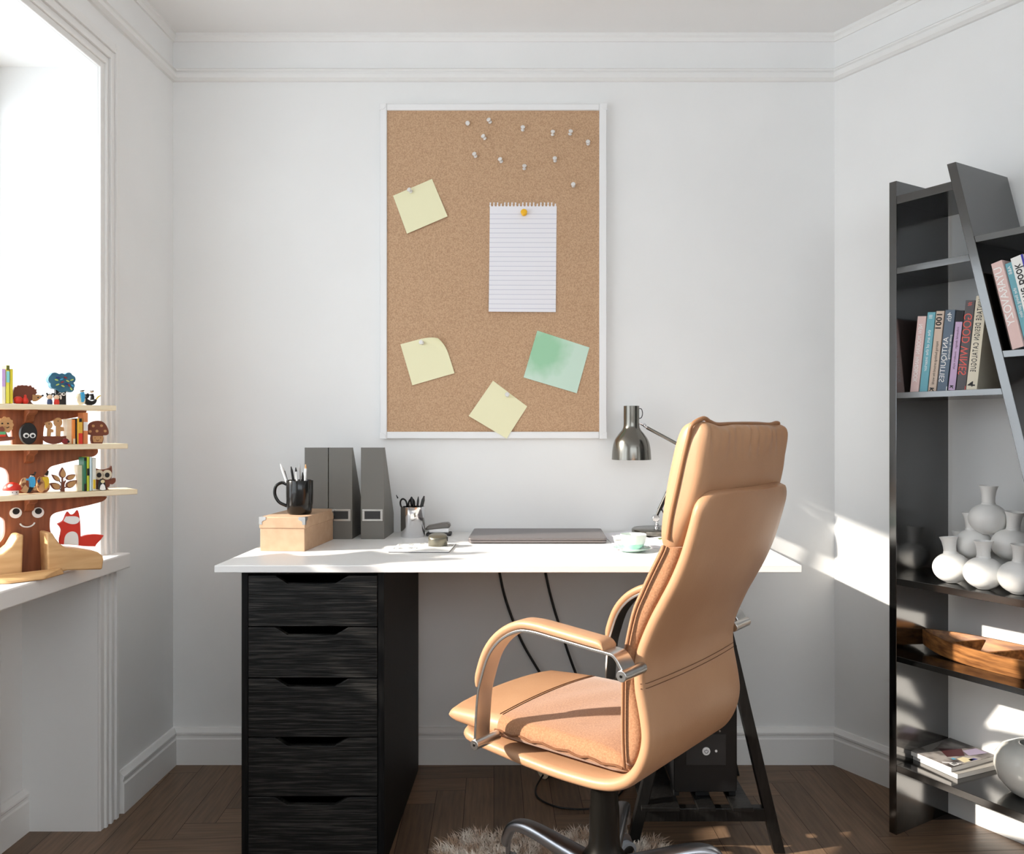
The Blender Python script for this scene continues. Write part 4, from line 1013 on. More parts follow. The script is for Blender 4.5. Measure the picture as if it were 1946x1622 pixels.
# white onion vases stacked in a pyramid
GV = 'white onion vases stacked on the shelf'
zv = .6868
def vase(px, py, d, r, label, tilt=(0, 0), neck=1.0, zc=None):
    t = T(px, d); z = (zc if zc is not None else Zt(py, t, d))
    bot = z-r*.86
    root = thing('onion_vase', label, 'vase', S2W(t, d, bot), group=GV, rot=(tilt[0], tilt[1], RZ))
    pr_ = []
    for k in range(0, 15):
        a = -PI/2+PI*(k/15.6)*.985; pr_.append((r*max(math.cos(a), 0), r*.86+r*.86*math.sin(a)))
    pr_ = [(0, 0), (r*.3, .0005)]+pr_[2:]
    zt = pr_[-1][1]; n0 = .0165
    body = spline([Vector(p) for p in pr_+[(n0*1.02, zt+.0015), (n0*.92, zt+.006)]], 2)
    bm = BM(); lathe(bm, [tuple(p) for p in body], n=36, cap=False); obj('body', bm, PORC, root, smooth=80)
    h = .036*neck; z0 = body[-1].y
    bm = BM(); lathe(bm, [(n0*.93, z0-.003), (n0*.95, z0+h*.3), (n0*1.1, z0+h*.7), (n0*1.38, z0+h), (n0*1.30, z0+h+.0004), (n0*1.0, z0+h*.7), (n0*.83, z0)], n=28, cap=False); obj('neck', bm, PORC, root, smooth=80)
    return root
R_ = .0465
vase(1811, 1080, .064, .0455, 'white onion vase at the front left of the pyramid', (.0, -.10), zc=zv+.0455*.86)
vase(1869, 1086, .050, R_, 'white onion vase at the front centre of the pyramid', (.0, .0), zc=zv+R_*.86)
vase(1934, 1089, .06, R_, 'white onion vase at the front right of the pyramid, cut by the photo edge', (.0, .06), zc=zv+R_*.86)
vase(1829, 1060, .185, .043, 'white onion vase at the back left, mostly hidden behind the front left one', (0, -.04), 1.2, zc=zv+.043*.86)
vase(1893, 1060, .185, .043, 'white onion vase at the back, hidden between the front ones', (0, .0), .8, zc=zv+.043*.86)
vase(1852, 1033, .125, .0455, 'white onion vase on the left of the second tier', (.03, -.06), 1.1)
vase(1919, 1034, .125, R_, 'white onion vase on the right of the second tier', (.0, .10), 1.1)
vase(1877, 985, .125, R_, 'white onion vase at the very top of the pyramid', (0, .02), 1.15)

# carved wooden tray
ty = T(1752, .13); tray = thing('wooden_tray', 'long boat shaped carved wooden tray with compartments on the bookcase shelf', 'tray', S2W(ty, .125, .4784), RZ)
LT, WT, HT = .56, .078, .056
bm = BM(); rings = []
n = 28
def tw(u): return max(WT*(1-abs(2*u-1)**3.2), .0015)
def tb_(u): return .018*abs(2*u-1)**4
for k in range(n+1):
    u = k/n; x = LT*u; w = tw(u); ht_ = HT*(.92+.10*abs(2*u-1)**2); b0 = tb_(u); wb = w*.66
    th = min(.008, w*.5); iw = max(w-th, .0004); ib = max(wb-th, .0003); fz = b0+.010
    rings.append([Vector((x, -wb, b0)), Vector((x, -w, ht_*.93)), Vector((x, -w, ht_)), Vector((x, -iw, ht_)), Vector((x, -ib, fz)), Vector((x, ib, fz)), Vector((x, iw, ht_)), Vector((x, w, ht_)), Vector((x, w, ht_*.93)), Vector((x, wb, b0))])
loft(bm, rings); obj('hull', bm, OLIVEW, tray, smooth=40)
for u in (.22, .42, .70):
    w = tw(u); bm = BM(); x = LT*u
    prism(bm, [(-w*.66+.006, .011), (-w+.007, HT*.86), (w-.007, HT*.86), (w*.66-.006, .011)], x-.004, x+.004, lambda a, b, d: Vector((d+a*.35, a, b))); obj('divider', bm, OLIVEW, tray, bevel=.0015)

# magazines and bowl on the lowest shelf
zm = .1874
mp_ = S2W(.158, .055, zm)
GM = 'magazines stacked on the lowest shelf'
rzm = math.atan2(.5275, .8495)-math.radians(8)
def mag(loc, rz, label, cover, spine):
    r = thing('magazine', label, 'magazine', loc, rz, GM)
    bm = BM(); box(bm, 0, .178, 0, .138, .0004, .0112); obj('pages', bm, mat('magazine_paper', (206, 202, 198), .8), r, smooth=0)
    bm = BM(); box(bm, -.0004, .1784, -.0004, .1384, .0112, .0122); box(bm, -.0004, .1784, -.0004, .1384, 0, .0004)
    cv = obj('cover', bm, cover, r, smooth=0); return r, cv
mag(mp_, rzm, 'lower of the two magazines stacked on the bottom shelf', mat('magazine_cover_pale', (150, 146, 140), .35), None)
m2, cv = mag(mp_+Vector((-.010, .012, .0126)), rzm+.04, 'upper magazine with a busy dark photo cover and barcode on the bottom shelf', mat('magazine_cover_photo', (58, 52, 50), .3, rgb2=(150, 144, 140), scale=16, lo=.42, hi=.6), None)
def patch(pts, m, nm='cover_print'): 
    b = BM(); prism(b, pts, .0122, .0124, XY); obj(nm, b, m, cv, smooth=0)
patch([(.016, .004), (.036, .004), (.036, .018), (.016, .018)], WHITEPL, 'barcode_panel')
b = BM()
for k in range(9): box(b, .018+k*.0019, .0188+k*.0019+(.0004 if k % 3 else 0), .006, .016, .0124, .0126)
obj('barcode', b, INKB, cv, smooth=0)
patch([(.058, .005), (.10, .005), (.088, .032), (.062, .030)], mat('print_cream', (196, 184, 150), .4))
patch([(.082, .004), (.112, .004), (.105, .014), (.085, .014)], mat('print_navy', (58, 58, 110), .4))
patch([(.006, .03), (.044, .004), (.047, .007), (.010, .036)], mat('print_pale', (196, 194, 196), .4))
patch([(.05, .05), (.10, .035), (.135, .07), (.08, .10)], mat('print_maroon', (64, 34, 36), .4))
patch([(.11, .03), (.172, .02), (.172, .055), (.125, .06)], mat('print_lilac', (140, 130, 150), .4))
patch([(.03, .09), (.09, .11), (.14, .132), (.05, .13)], mat('print_grey', (120, 118, 114), .4))
patch([(.05, .03), (.06, .03), (.058, .04), (.05, .038)], mat('print_cyan', (70, 140, 170), .4))

tb2 = T(1966, .12); bw = thing('round_vase', 'round glossy white bowl vase on the lowest shelf, cut by the photo edge', 'vase', S2W(tb2, .125, .1874))
bm = BM(); lathe(bm, [(0, 0), (.045, 0), (.062, .012), (.082, .036), (.091, .066), (.088, .092), (.074, .112), (.05, .124), (.036, .127), (.034, .125), (.05, .119), (.08, .09), (.082, .066), (.05, .014), (0, .01)], n=56, cap=False); obj('body', bm, mat('glossy_white_ceramic', (226, 225, 218), .12, coat=.5), bw, smooth=80)
# ---------------------------------------------------------------- toy tree shelf on the window sill, with wooden toys
CT = Vector((-1.207, 1.925, .742)); A45 = math.radians(45); Q = math.sqrt(.5)
def tt(px, o=0.0):
    k = (CX-px)/F_PX
    return (-CT.x+Q*o-k*(CT.y+Q*o))/(Q*(1+k))
def tz_(py, t, o=0.0): return CAM_H-(py-CY)*(CT.y+Q*(t+o))/F_PX-CT.z
def pl(px, py, o=0.0):
    t = tt(px, o); return (t, tz_(py, t, o))
def pls(pts, o=0.0): return [pl(x, y, o) for x, y in pts]
tree = thing('toy_tree_shelf', 'wooden tree-shaped toy shelf with a smiling face standing on the window sill', 'toy shelf', CT, A45)
tc0 = tt(53)
half = [(150, 778), (165, 778), (165, 783), (158, 789), (145, 793), (105, 799), (92, 801), (86, 806), (83, 814), (82, 846), (82, 853), (186, 853), (187, 858), (184, 864), (176, 868), (165, 869), (150, 873), (103, 884), (94, 888), (90, 895), (88, 903), (88, 943), (204, 943), (201, 949), (190, 955), (112, 972), (101, 976), (96, 982), (95, 990), (95, 1006), (99, 1016), (112, 1030), (118, 1046), (118, 1062)]
R = pls(half); zt_ = R[0][1]
right = [(t, z) for t, z in R]; left = [(2*tc0-t, z) for t, z in R]
right[-1] = (right[-1][0], .001); left[-1] = (left[-1][0], .001)
bm = BM(); prism(bm, soften(right+left[::-1]), 0, .016, XZ); obj('trunk_board', bm, WALNUT, tree, smooth=0, bevel=.0012)
zs_ = []
for py, pxr, th in ((768.5, 205, .0125), (844, 227, .0125), (936, 245, .0125)):
    tr_ = tt(pxr); z1 = tz_(py, tc0); zs_.append(z1)
    bm = BM(); box(bm, 2*tc0-tr_, tr_, -.062, .030, z1-th, z1); obj('shelf', bm, PALEW, tree, bevel=.0015)
Z1, Z2, Z3 = zs_
for z in zs_:
    bm = BM(); prism(bm, [(-.052, z-.0126), (-.0002, z-.0126), (-.0002, z-.045), (-.016, z-.040), (-.024, z-.026), (-.048, z-.020)], tc0-.009, tc0+.009, YZ); obj('bracket', bm, WALNUT, tree, bevel=.001)
EYEW = TOYWHITE
for px, py in ((29.5, 974), (72, 973.5)):
    c = pl(px, py); s = 1.0
    bm = BM(); prism(bm, ellipse(c[0], c[1], .0125, .0125, 28), -.0025, -.0002, XZ); e = obj('eye', bm, TOYWHITE, tree, smooth=0)
    bm = BM(); prism(bm, ellipse(c[0]+.0005, c[1]+.0035, .0072, .0072, 22), -.0035, -.0024, XZ); obj('pupil', bm, TOYBLACK, e, smooth=0)
c = pl(52, 993); rr = .0155
arc = [Vector((c[0]+rr*math.cos(a), -.0016, c[1]+.003+rr*.82*math.sin(a))) for a in [math.radians(195+150*k/20) for k in range(21)]]
bm = BM(); tube(bm, arc, .0019, n=8); obj('smile', bm, TOYWHITE, tree, smooth=60)
OAKR = mat('pale_oak_root', (206, 160, 108), .5, rgb2=(222, 180, 128), scale=8, stretch=(1, 8, 8))
rt = [(81, 1009), (91, 1009), (103, 1028), (118, 1038), (150, 1041), (178, 1046), (187, 1053), (188.5, 1060), (186, 1064), (120, 1060), (84, 1062)]
r_ = pls(rt, -.03); r_[-1] = (r_[-1][0], .001); r_[-2] = (r_[-2][0], .008); r_[-3] = (r_[-3][0], .001)
bm = BM(); prism(bm, r_, -.064, -.0005, XZ); obj('root', bm, OAKR, tree, bevel=.004, seg=3)
bm = BM(); prism(bm, [(2*tc0-a, b) for a, b in r_], -.064, -.0005, XZ); obj('root', bm, OAKR, tree, bevel=.004, seg=3)
# front root: a curved light beam running forward
bm = BM(); rings = []
for u in range(9):
    q = u/8; y = -.0655-.05*q; hgt = .016*math.sqrt(max(1-q*q*.9, 0))
    rings.append([Vector((x, y, z)) for x, z in ((tc0-.13*(1-.5*q), .001), (tc0-.125*(1-.5*q), hgt), (tc0+.055*(1-.9*q), hgt), (tc0+.06*(1-.9*q), .001))])
loft(bm, rings); obj('front_root', bm, OAKR, tree, smooth=40, bevel=.003)

def flat(px_poly, o, zbase=None, d=.010, f=None):
    p = pls(px_poly, o)
    if zbase is not None:
        m = min(z for _, z in p); p = [(a, z-m+zbase) for a, z in p]
    return p
class Toy:
    "a flat wooden toy: the outline is read at depth o, cut d thick, and set on the shelf"
    def __init__(s, name, label, cat, outline, o, zbase, m, d=.010, part='body', group=None):
        p = pls(outline, o); lo_ = min(z for _, z in p); s.dz = zbase-lo_; s.o = o; s.d = d
        cx0 = (min(a for a, _ in p)+max(a for a, _ in p))/2; s.cx = cx0; s.zb = zbase
        wp = CT+Vector((Q*cx0-Q*o, Q*cx0+Q*o, zbase+.0004))
        s.t = thing(name, label, cat, wp, A45, group)
        s.body = s.add(part, outline, m, 0, d)
    def cv(s, pts): return [(a-s.cx, z+s.dz-s.zb) for a, z in pls(pts, s.o)]
    def add(s, name, outline, m, lift=None, d=None, parent=None, local=None):
        p = s.cv(outline) if local is None else local
        if lift is None: y0, y1 = -s.d/2-.0022, -s.d/2+.0003
        elif lift == 0: y0, y1 = -d/2, d/2
        else: y0, y1 = -s.d/2-lift, -s.d/2-lift+(d or .002)
        b = BM(); prism(b, soften(p) if len(p) < 40 else p, y0, y1, XZ); return obj(name, b, m, parent or s.t, smooth=30, bevel=.0008 if lift == 0 else 0)
    def disc(s, name, px, py, r, m, lift=.0022, d=.0024, ry=None, parent=None, n=20, rot=0):
        (a, z), = s.cv([(px, py)]); k = 1/ (F_PX/2.0)
        return s.add(name, None, m, lift, d, parent, ellipse(a, z, r*k, (ry or r)*k, n, rot))
def c7(pts): return [(x/7.373, 680+y/7.373) for x, y in pts]        # zoom of the two upper shelves
def c6(pts): return [(x/6.238, 840+y/6.238) for x, y in pts]        # zoom of the lower shelf

# ---- top shelf
GTB = 'children\u2019s books on the top toy shelf'
def slab(name, px0, px1, top, bot_z, o, m, label, cat, group, dep=.043):
    ta, tb = tt(px0, o), tt(px1, o); z1 = tz_(top, (ta+tb)/2, o)
    wp = CT+Vector((Q*(ta+tb)/2-Q*o, Q*(ta+tb)/2+Q*o, bot_z+.0004)); h = z1-bot_z; w = (tb-ta)/2-.0003
    r = thing(name, label, cat, wp, A45, group)
    b = BM(); box(b, -w, w, 0, dep, 0, h)
    obj('cover' if cat == 'book' else 'block', b, m, r, bevel=.001)
    return r, w, h
def stripe(r, name, w, z0, z1, m):
    b = BM(); box(b, -w*.9, w*.9, -.0006, .0003, z0, z1); obj(name, b, m, r, smooth=0)
r, w, h = slab('picture_book', 3, 11, 700, Z1, -.055, mat('cream_cover', (244, 236, 208), .5), 'cream and lilac book at the left end of the top toy shelf', 'book', GTB)
stripe(r, 'spine_band', w, h*.48, h*.98, mat('lilac_band', (206, 170, 220), .5))
r, w, h = slab('picture_book', 11.4, 18.8, 694, Z1, -.055, mat('lemon_cover', (238, 226, 84), .5), 'tall lemon yellow book with a pale teal label on the top toy shelf', 'book', GTB)
stripe(r, 'spine_band', w, h*.87, h*.99, mat('olive_band', (104, 104, 40), .5)); stripe(r, 'spine_label', w, h*.55, h*.84, mat('teal_label', (140, 214, 210), .5))
r, w, h = slab('picture_book', 19.2, 25, 701, Z1, -.055, mat('mustard_cover', (226, 206, 54), .5), 'mustard yellow thin book next to the hedgehog on the top toy shelf', 'book', GTB)
body = [(190, 600), (170, 520), (180, 420), (205, 368), (225, 375), (245, 345), (275, 352), (305, 340), (330, 352), (365, 342), (390, 362), (425, 345), (440, 375), (470, 375), (475, 400), (508, 405), (498, 432), (515, 455), (490, 475), (500, 500), (470, 540), (440, 560), (420, 565), (440, 600), (470, 612), (420, 612)]
hg = Toy('hedgehog_toy', 'flat wooden hedgehog toy with brown spines on the top shelf', 'toy', c7(body), -.02, Z1, TOYBR, .012)
hg.add('face', c7([(440, 500), (470, 480), (520, 478), (560, 490), (592, 486), (596, 496), (560, 530), (520, 560), (480, 576), (445, 570)]), TOYTAN, None)
hg.disc('eye', 520/7.373, 680+520/7.373, 1.3, TOYBLACK, .003); hg.disc('nose', 585/7.373, 680+492/7.373, 1.8, TOYBLACK, .003); hg.disc('ear', 455/7.373, 680+492/7.373, 1.8, TOYTAN, .003)
def apple(cpx, cpy, r, label, name, pear=False):
    o = -.045; t = tt(cpx, o); R0 = r*1.9/F_PX
    wp = CT+Vector((Q*t-Q*o, Q*t+Q*o, Z1+.0004)); rt = thing(name, label, 'toy fruit', wp, A45)
    pr = [(0, 0), (R0*.6, .0006), (R0, R0*.8), (R0*.85, R0*1.5), (R0*.35, R0*1.85), (0, R0*1.75)] if not pear else [(0, 0), (R0*.6, .0006), (R0, R0*.85), (R0*.8, R0*1.6), (R0*.42, R0*2.3), (R0*.38, R0*2.9), (0, R0*3.15)]
    b = BM(); lathe(b, [tuple(p) for p in spline([Vector(p) for p in pr], 4)], n=24, cap=False); obj('body', b, TOYRED, rt, smooth=80)
    b = BM(); tube(b, [(0, 0, pr[-1][1]-.001), (.001, 0, pr[-1][1]+.004)], .0008, n=6); obj('stem', b, TOYBR, rt)
apple(34.5, 760, 7.4, 'red toy apple in front of the hedgehog', 'toy_apple'); apple(48, 755, 5.6, 'red toy pear in front of the hedgehog', 'toy_pear', True)
crown = []
for cx0, cy0, r0, a0, a1 in ((750, 250, 62, 60, 150), (720, 285, 62, 140, 240), (745, 360, 58, 170, 285), (850, 400, 70, 215, 285), (970, 415, 52, 215, 350), (975, 375, 55, -40, 50), (985, 285, 58, -50, 60), (945, 240, 52, 20, 150), (850, 245, 45, 45, 135)):
    for k in range(7):
        a = math.radians(a0+(a1-a0)*k/6); crown.append((cx0+r0*math.cos(a), cy0-r0*math.sin(a)))
tw_ = Toy('toy_tree', 'toy tree with a blue leafy crown and black trunk on the top shelf', 'toy', c7([(768, 430), (915, 430), (918, 640), (768, 640)]), -.012, Z1, TOYBLACK, .014, 'trunk')
cr = tw_.add('crown', c7(crown), TOYTEAL, 0, .022)
for i, (x, y, rot) in enumerate(((770, 295, -.3), (785, 360, .5), (860, 380, -.5), (925, 310, -.5), (985, 295, .5), (975, 420, -1.0), (840, 285, .4), (990, 375, -.6), (790, 260, 0), (895, 262, -.5), (850, 325, .5), (945, 372, -1), (905, 350, 0))):
    tw_.disc('leaf', x/7.373, 680+y/7.373, 3.0, (mat('leaf_lime', (190, 208, 110), .5), TOYBLUE, mat('leaf_navy', (44, 50, 130), .5), mat('leaf_red', (150, 44, 50), .5))[0 if i < 6 else (1 if i < 8 else (2 if i in (8, 12) else 3))], .0075, .003, 1.3, cr, 14, rot)
for x in (826, 875):
    e = tw_.disc('eye', x/7.373, 680+492/7.373, 3.1, TOYWHITE, .003); tw_.disc('pupil', (x+2)/7.373, 680+490/7.373, 1.6, TOYBLACK, .0038, .0014, None, e)
tw_.disc('white_mark', 838/7.373, 680+540/7.373, 1.2, TOYWHITE, .003, .0024, 3.4)
def peg(px, label, dress, o=-.042):
    t = tt(px, o); wp = CT+Vector((Q*t-Q*o, Q*t+Q*o, Z1+.0004)); r = thing('peg_doll', label, 'toy', wp, A45, 'peg dolls by the blue toy tree')
    b = BM(); lathe(b, [(0, 0), (.0055, 0), (.006, .004), (.0052, .011), (.003, .0125), (0, .0126)], n=18, cap=False); obj('dress', b, dress, r, smooth=60)
    b = BM(); sphere(b, (0, 0, .0175), .0062, .006, .0062); obj('head', b, TOYSKIN, r, smooth=70)
    b = BM(); sphere(b, (0, .0016, .0188), .0068, .0062, .0062); 
    for s in (-1, 1): sphere(b, (s*.0055, .001, .0248), .0022, .0022, .0026, 8, 6)
    obj('hair', b, TOYBLACK, r, smooth=70)
peg(94.5, 'small wooden peg doll with a navy dress beside the blue toy tree', TOYNAVY); peg(107.5, 'small wooden peg doll with a red dress in front of the black toy trunk', TOYRED)
def rocker(name, label, base, body_m, rider, o, zb, conv, torso, tm, head, hat, group, extra=()):
    y = Toy(name, label, 'toy', conv(base), o, zb, body_m, .012, 'rocking_horse', group)
    rd = y.add('rider', conv(torso), tm, .004, .012)
    (hx, hy), = conv([head]); y.disc('rider_head', hx, hy, 2.2, TOYSKIN, .003, .010, None, rd)
    y.add('rider_hat', conv(hat), TOYBLACK, .004, .011, rd)
    for nm, pts, m in extra: y.add(nm, conv(pts), m, .0045, .004)
    return y
GR = 'rocking toy riders'
rocker('rocking_toy', 'pale rocking toy with a rider in blue at the right of the top shelf', [(1065, 600), (1075, 540), (1095, 490), (1120, 490), (1125, 560), (1190, 560), (1185, 625), (1150, 650), (1095, 650)], PALEW, None, -.045, Z1, c7, [(1120, 475), (1165, 470), (1172, 540), (1168, 590), (1150, 615), (1128, 610), (1125, 540)], TOYBLUE, (1143, 462), [(1110, 458), (1130, 445), (1160, 443), (1176, 440), (1162, 456), (1140, 458)], GR)
rocker('rocking_toy', 'black rocking toy with a rider in black at the right end of the top shelf', [(1165, 560), (1200, 530), (1185, 490), (1215, 500), (1225, 480), (1245, 500), (1240, 540), (1215, 560), (1260, 590), (1310, 590), (1330, 560), (1350, 575), (1340, 620), (1290, 650), (1220, 650), (1180, 615)], TOYBLACK, None, -.030, Z1, c7, [(1230, 505), (1260, 495), (1290, 490), (1308, 545), (1300, 575), (1262, 580), (1272, 520)], TOYBLACK, (1280, 462), [(1245, 445), (1270, 450), (1290, 443), (1302, 458), (1278, 456)], GR,
       (('tail', [(1325, 565), (1350, 530), (1385, 512), (1395, 520), (1360, 545), (1335, 575)], TOYYEL),))
# ---- middle shelf
ln = []
for k in range(40):
    a = 2*PI*k/40; r0 = 108+9*math.cos(a*11); ln.append((75+r0*math.cos(a), 965-r0*1.02*math.sin(a)))
lion = Toy('lion_toy', 'flat wooden lion toy with a scalloped mane at the left of the middle shelf', 'toy', c7(ln), -.03, Z2+.026, TOYTAN, .012, 'mane')
lo_ = lion
for nm, pts, m in (('leg', [(-60, 1060), (75, 1060), (110, 1130), (190, 1130), (200, 1160), (150, 1182), (-60, 1200)], TOYBR), ('scarf_red', [(-60, 1100), (66, 1100), (66, 1128), (-60, 1128)], TOYRED), ('scarf_green', [(-60, 1060), (66, 1060), (66, 1100), (-60, 1100)], mat('toy_green', (90, 170, 120), .5)), ('muzzle', [(-40, 1010), (20, 985), (50, 1015), (45, 1060), (-40, 1060)], TOYBR)):
    p = pls(c7(pts), -.03)
    p = [(a-lion.cx, max(z+lion.dz-lion.zb, -.0262)) for a, z in p]
    lion.add(nm, None, m, .003 if nm != 'leg' else 0, .003 if nm != 'leg' else .010, None, p)
for x in (20, 100): lion.disc('eye', x/7.373, 680+945/7.373, 1.3, TOYBLACK, .003)
lion.add('mouth', c7([(75, 1000), (95, 1004), (118, 985), (110, 1004), (92, 1012)]), TOYBLACK)
egg = Toy('egg_toy', 'black egg-shaped toy with two round eyes on the middle shelf', 'toy', c7(ellipse(392, 1022, 116, 152, 40)), -.035, Z2, TOYBLACK, .018)
for x in (350, 440):
    e = egg.disc('eye', x/7.373, 680+1048/7.373, 4.6, TOYWHITE, .003); egg.disc('pupil', x/7.373, 680+1053/7.373, 2.6, TOYBLACK, .004, .0015, None, e)
nb = [(585, 1080)]+[(600+k*20, 1078+(8 if k % 2 else 0)) for k in range(15)]+[(930, 1080), (925, 1120), (860, 1170), (770, 1192), (720, 1192), (640, 1165), (600, 1130)]
nest = Toy('nest_toy', 'flat wooden bird nest toy with two tan birds on the middle shelf', 'toy', c7(nb), -.025, Z2, TOYBR, .012, 'nest')
for nm, cx0, cy0, r0, nk in (('bird', 680, 928, 46, [(665, 975), (700, 975), (745, 990), (745, 1030), (712, 1030), (706, 1085), (660, 1085)]), ('bird', 806, 888, 58, [(785, 940), (835, 940), (890, 960), (895, 1010), (845, 1015), (840, 1090), (782, 1090)])):
    b = nest.add(nm, c7(nk), TOYTAN, 0, .008); nest.disc('head', cx0/7.373, 680+cy0/7.373, r0/7.373*.86, TOYTAN, .001, .008, r0/7.373*1.1, b)
    nest.disc('eye', (cx0-5)/7.373, 680+(cy0-18)/7.373, .9, TOYBLACK, .0025, .0018, None, b)
    nest.add('beak', c7([(cx0-r0, cy0-10), (cx0-r0-18, cy0-30), (cx0-r0+2, cy0-38), (cx0-r0*.5, cy0-50)]), TOYTAN, .001, .006, b)
lb = Toy('ladybird_toy', 'small dark red ladybird toy by the nest on the middle shelf', 'toy', c7(ellipse(915, 1145, 46, 40, 24)), -.05, Z2, TOYDRED, .010)
lb.disc('head', 950/7.373, 680+1150/7.373, 2.0, TOYBLACK, .001, .006)
GMB = 'children\u2019s books on the middle toy shelf'
slab('wooden_block', 126.5, 137.5, 796, Z2, -.035, PALEW, 'pale wooden bookend block on the middle toy shelf', 'block', None, .033)
r, w, h = slab('picture_book', 138.5, 143.5, 797, Z2, -.045, mat('orange_cover', (226, 134, 56), .5), 'thin orange book beside the pale block on the middle toy shelf', 'book', GMB); stripe(r, 'spine_band', w, 0, h*.22, PALEW)
r, w, h = slab('picture_book', 144, 148, 795, Z2, -.045, TOYBLACK, 'thin black book on the middle toy shelf', 'book', GMB)
r, w, h = slab('picture_book', 148.6, 157.5, 795, Z2, -.055, mat('amber_cover', (222, 172, 60), .5), 'amber and red book with a black figure on the middle toy shelf', 'book', GMB); stripe(r, 'spine_band', w, 0, h*.42, TOYRED); stripe(r, 'figure', w*.7, h*.86, h*1.0, TOYBLACK)
r, w, h = slab('picture_book', 158, 167.5, 784, Z2, -.05, mat('peach_cover', (224, 140, 84), .5), 'tall peach orange book with a pale label on the middle toy shelf', 'book', GMB); stripe(r, 'spine_label', w, h*.42, h*.70, TOYWHITE)
mu = [(1235, 1060), (1228, 980), (1245, 905), (1300, 872), (1375, 862), (1440, 880), (1490, 940), (1515, 1010), (1512, 1055), (1480, 1070), (1435, 1070), (1445, 1120), (1425, 1185), (1280, 1185), (1265, 1120), (1275, 1068)]
ms = Toy('mushroom_toy', 'flat wooden mushroom toy with a spotted brown cap at the right of the middle shelf', 'toy', c7(mu), -.03, Z2, TOYBR, .012)
for x, y in ((1293, 938), (1408, 935), (1345, 1010), (1460, 1010), (1250, 1015)): ms.disc('spot', x/7.373, 680+y/7.373, 2.5, TOYTAN)
fc = ms.add('face', c7([(1285, 1078), (1430, 1078), (1432, 1120), (1415, 1165), (1295, 1165), (1283, 1120)]), TOYTAN)
ms.add('smile', c7([(1328, 1128), (1350, 1142), (1375, 1128), (1370, 1142), (1350, 1152), (1334, 1142)]), TOYBR, .003, .0012, fc)
for x in (1315, 1395): ms.disc('eye', x/7.373, 680+1105/7.373, .8, TOYBR, .003, .0012, None, fc)
# ---- lower shelf
o = -.045; t = tt(23, o); wp = CT+Vector((Q*t-Q*o, Q*t+Q*o, Z3+.0004)); rm = thing('toadstool_toy', 'round red and white toadstool toy at the left of the lower toy shelf', 'toy', wp, A45)
b = BM(); lathe(b, [(0, 0), (.0125, 0), (.0135, .004), (.0130, .011), (0, .011)], n=28, cap=False); st = obj('stem', b, TOYWHITE, rm, smooth=50)
b = BM(); lathe(b, [(0, .0105), (.0185, .0105), (.0190, .0125), (.0165, .020), (.0105, .0262), (.004, .0285), (0, .029)], n=32, cap=False); obj('cap', b, TOYRED, rm, smooth=50)
b = BM(); sphere(b, (-.006, -.0128, .0205), .0056, .0030, .0052, 14, 8); obj('spot', b, TOYWHITE, rm, smooth=80)
for x in (-.002, .006): b = BM(); sphere(b, (x, -.0128, .0055), .0012, .0012, .0012, 8, 6); obj('eye', b, TOYBLACK, st)
GIR = mat('spotted_tan', (206, 160, 112), .6, rgb2=(132, 78, 46), scale=85, detail=1, lo=.52, hi=.58)
rocker('rocking_toy', 'spotted rocking giraffe toy with a rider in bright blue on the lower shelf', [(190, 485), (230, 520), (255, 430), (300, 415), (310, 440), (290, 500), (360, 560), (425, 520), (440, 575), (370, 608), (290, 600), (235, 560)], GIR, None, -.045, Z3, c6, [(335, 430), (360, 400), (400, 410), (412, 480), (390, 530), (350, 530), (345, 470)], TOYBLUE, (372, 400), [(350, 385), (372, 372), (395, 380), (412, 345), (418, 355), (396, 392), (372, 390)], GR,
       (('boots', [(340, 525), (385, 530), (345, 590), (315, 590)], TOYBLACK), ('arm', [(300, 425), (345, 430), (345, 450), (300, 445)], TOYBLUE)))
rocker('rocking_toy', 'spotted rocking giraffe toy with a rider in yellow on the lower shelf', [(425, 540), (440, 470), (450, 430), (480, 415), (500, 440), (575, 480), (590, 530), (570, 585), (520, 608), (460, 600)], GIR, None, -.030, Z3, c6, [(490, 420), (560, 420), (575, 480), (550, 540), (520, 560), (520, 480), (490, 450)], TOYYEL, (540, 408), [(525, 392), (545, 375), (562, 345), (566, 360), (556, 400), (535, 402)], GR,
       (('blue_bundle', [(430, 460), (465, 445), (460, 480), (440, 490)], TOYNAVY),))
lf = Toy('leaf_tree_toy', 'flat wooden sprig toy with five leaves on the lower toy shelf', 'toy', c6([(718, 565), (722, 500), (735, 430), (745, 430), (750, 460), (775, 430), (780, 436), (758, 480), (762, 565)]), -.02, Z3, TOYBR, .010, 'stem')
for pts in ([(738, 278), (775, 340), (778, 380), (750, 406), (725, 404), (698, 375), (702, 335)], [(610, 362), (670, 375), (705, 410), (708, 440), (680, 448), (640, 425)], [(888, 362), (880, 400), (840, 430), (795, 432), (778, 405), (800, 375), (845, 362)], [(590, 468), (640, 458), (690, 470), (716, 500), (700, 540), (650, 548), (615, 520)], [(905, 430), (895, 475), (850, 520), (800, 528), (775, 500), (785, 462), (840, 435)]):
    L_ = lf.add('leaf', c6(pts), TOYBR, 0, .010); g = Vector((sum(p[0] for p in pts)/len(pts), sum(p[1] for p in pts)/len(pts)))
    lf.add('leaf_inlay', c6([tuple(g+(Vector(p)-g)*.78) for p in pts]), TOYTAN, None, None, L_)
lf.add('twig', c6([(600, 490), (640, 495), (730, 545), (730, 555), (640, 505)]), TOYBR, 0, .008)
lf.add('twig', c6([(690, 425), (735, 470), (735, 482), (684, 432)]), TOYBR, 0, .008)
lf.add('twig', c6([(800, 500), (752, 520), (752, 532), (806, 510)]), TOYBR, 0, .008)
lf.add('twig', c6([(730, 395), (746, 395), (746, 440), (730, 440)]), TOYBR, 0, .008)
GLB = 'children\u2019s books on the lower toy shelf'
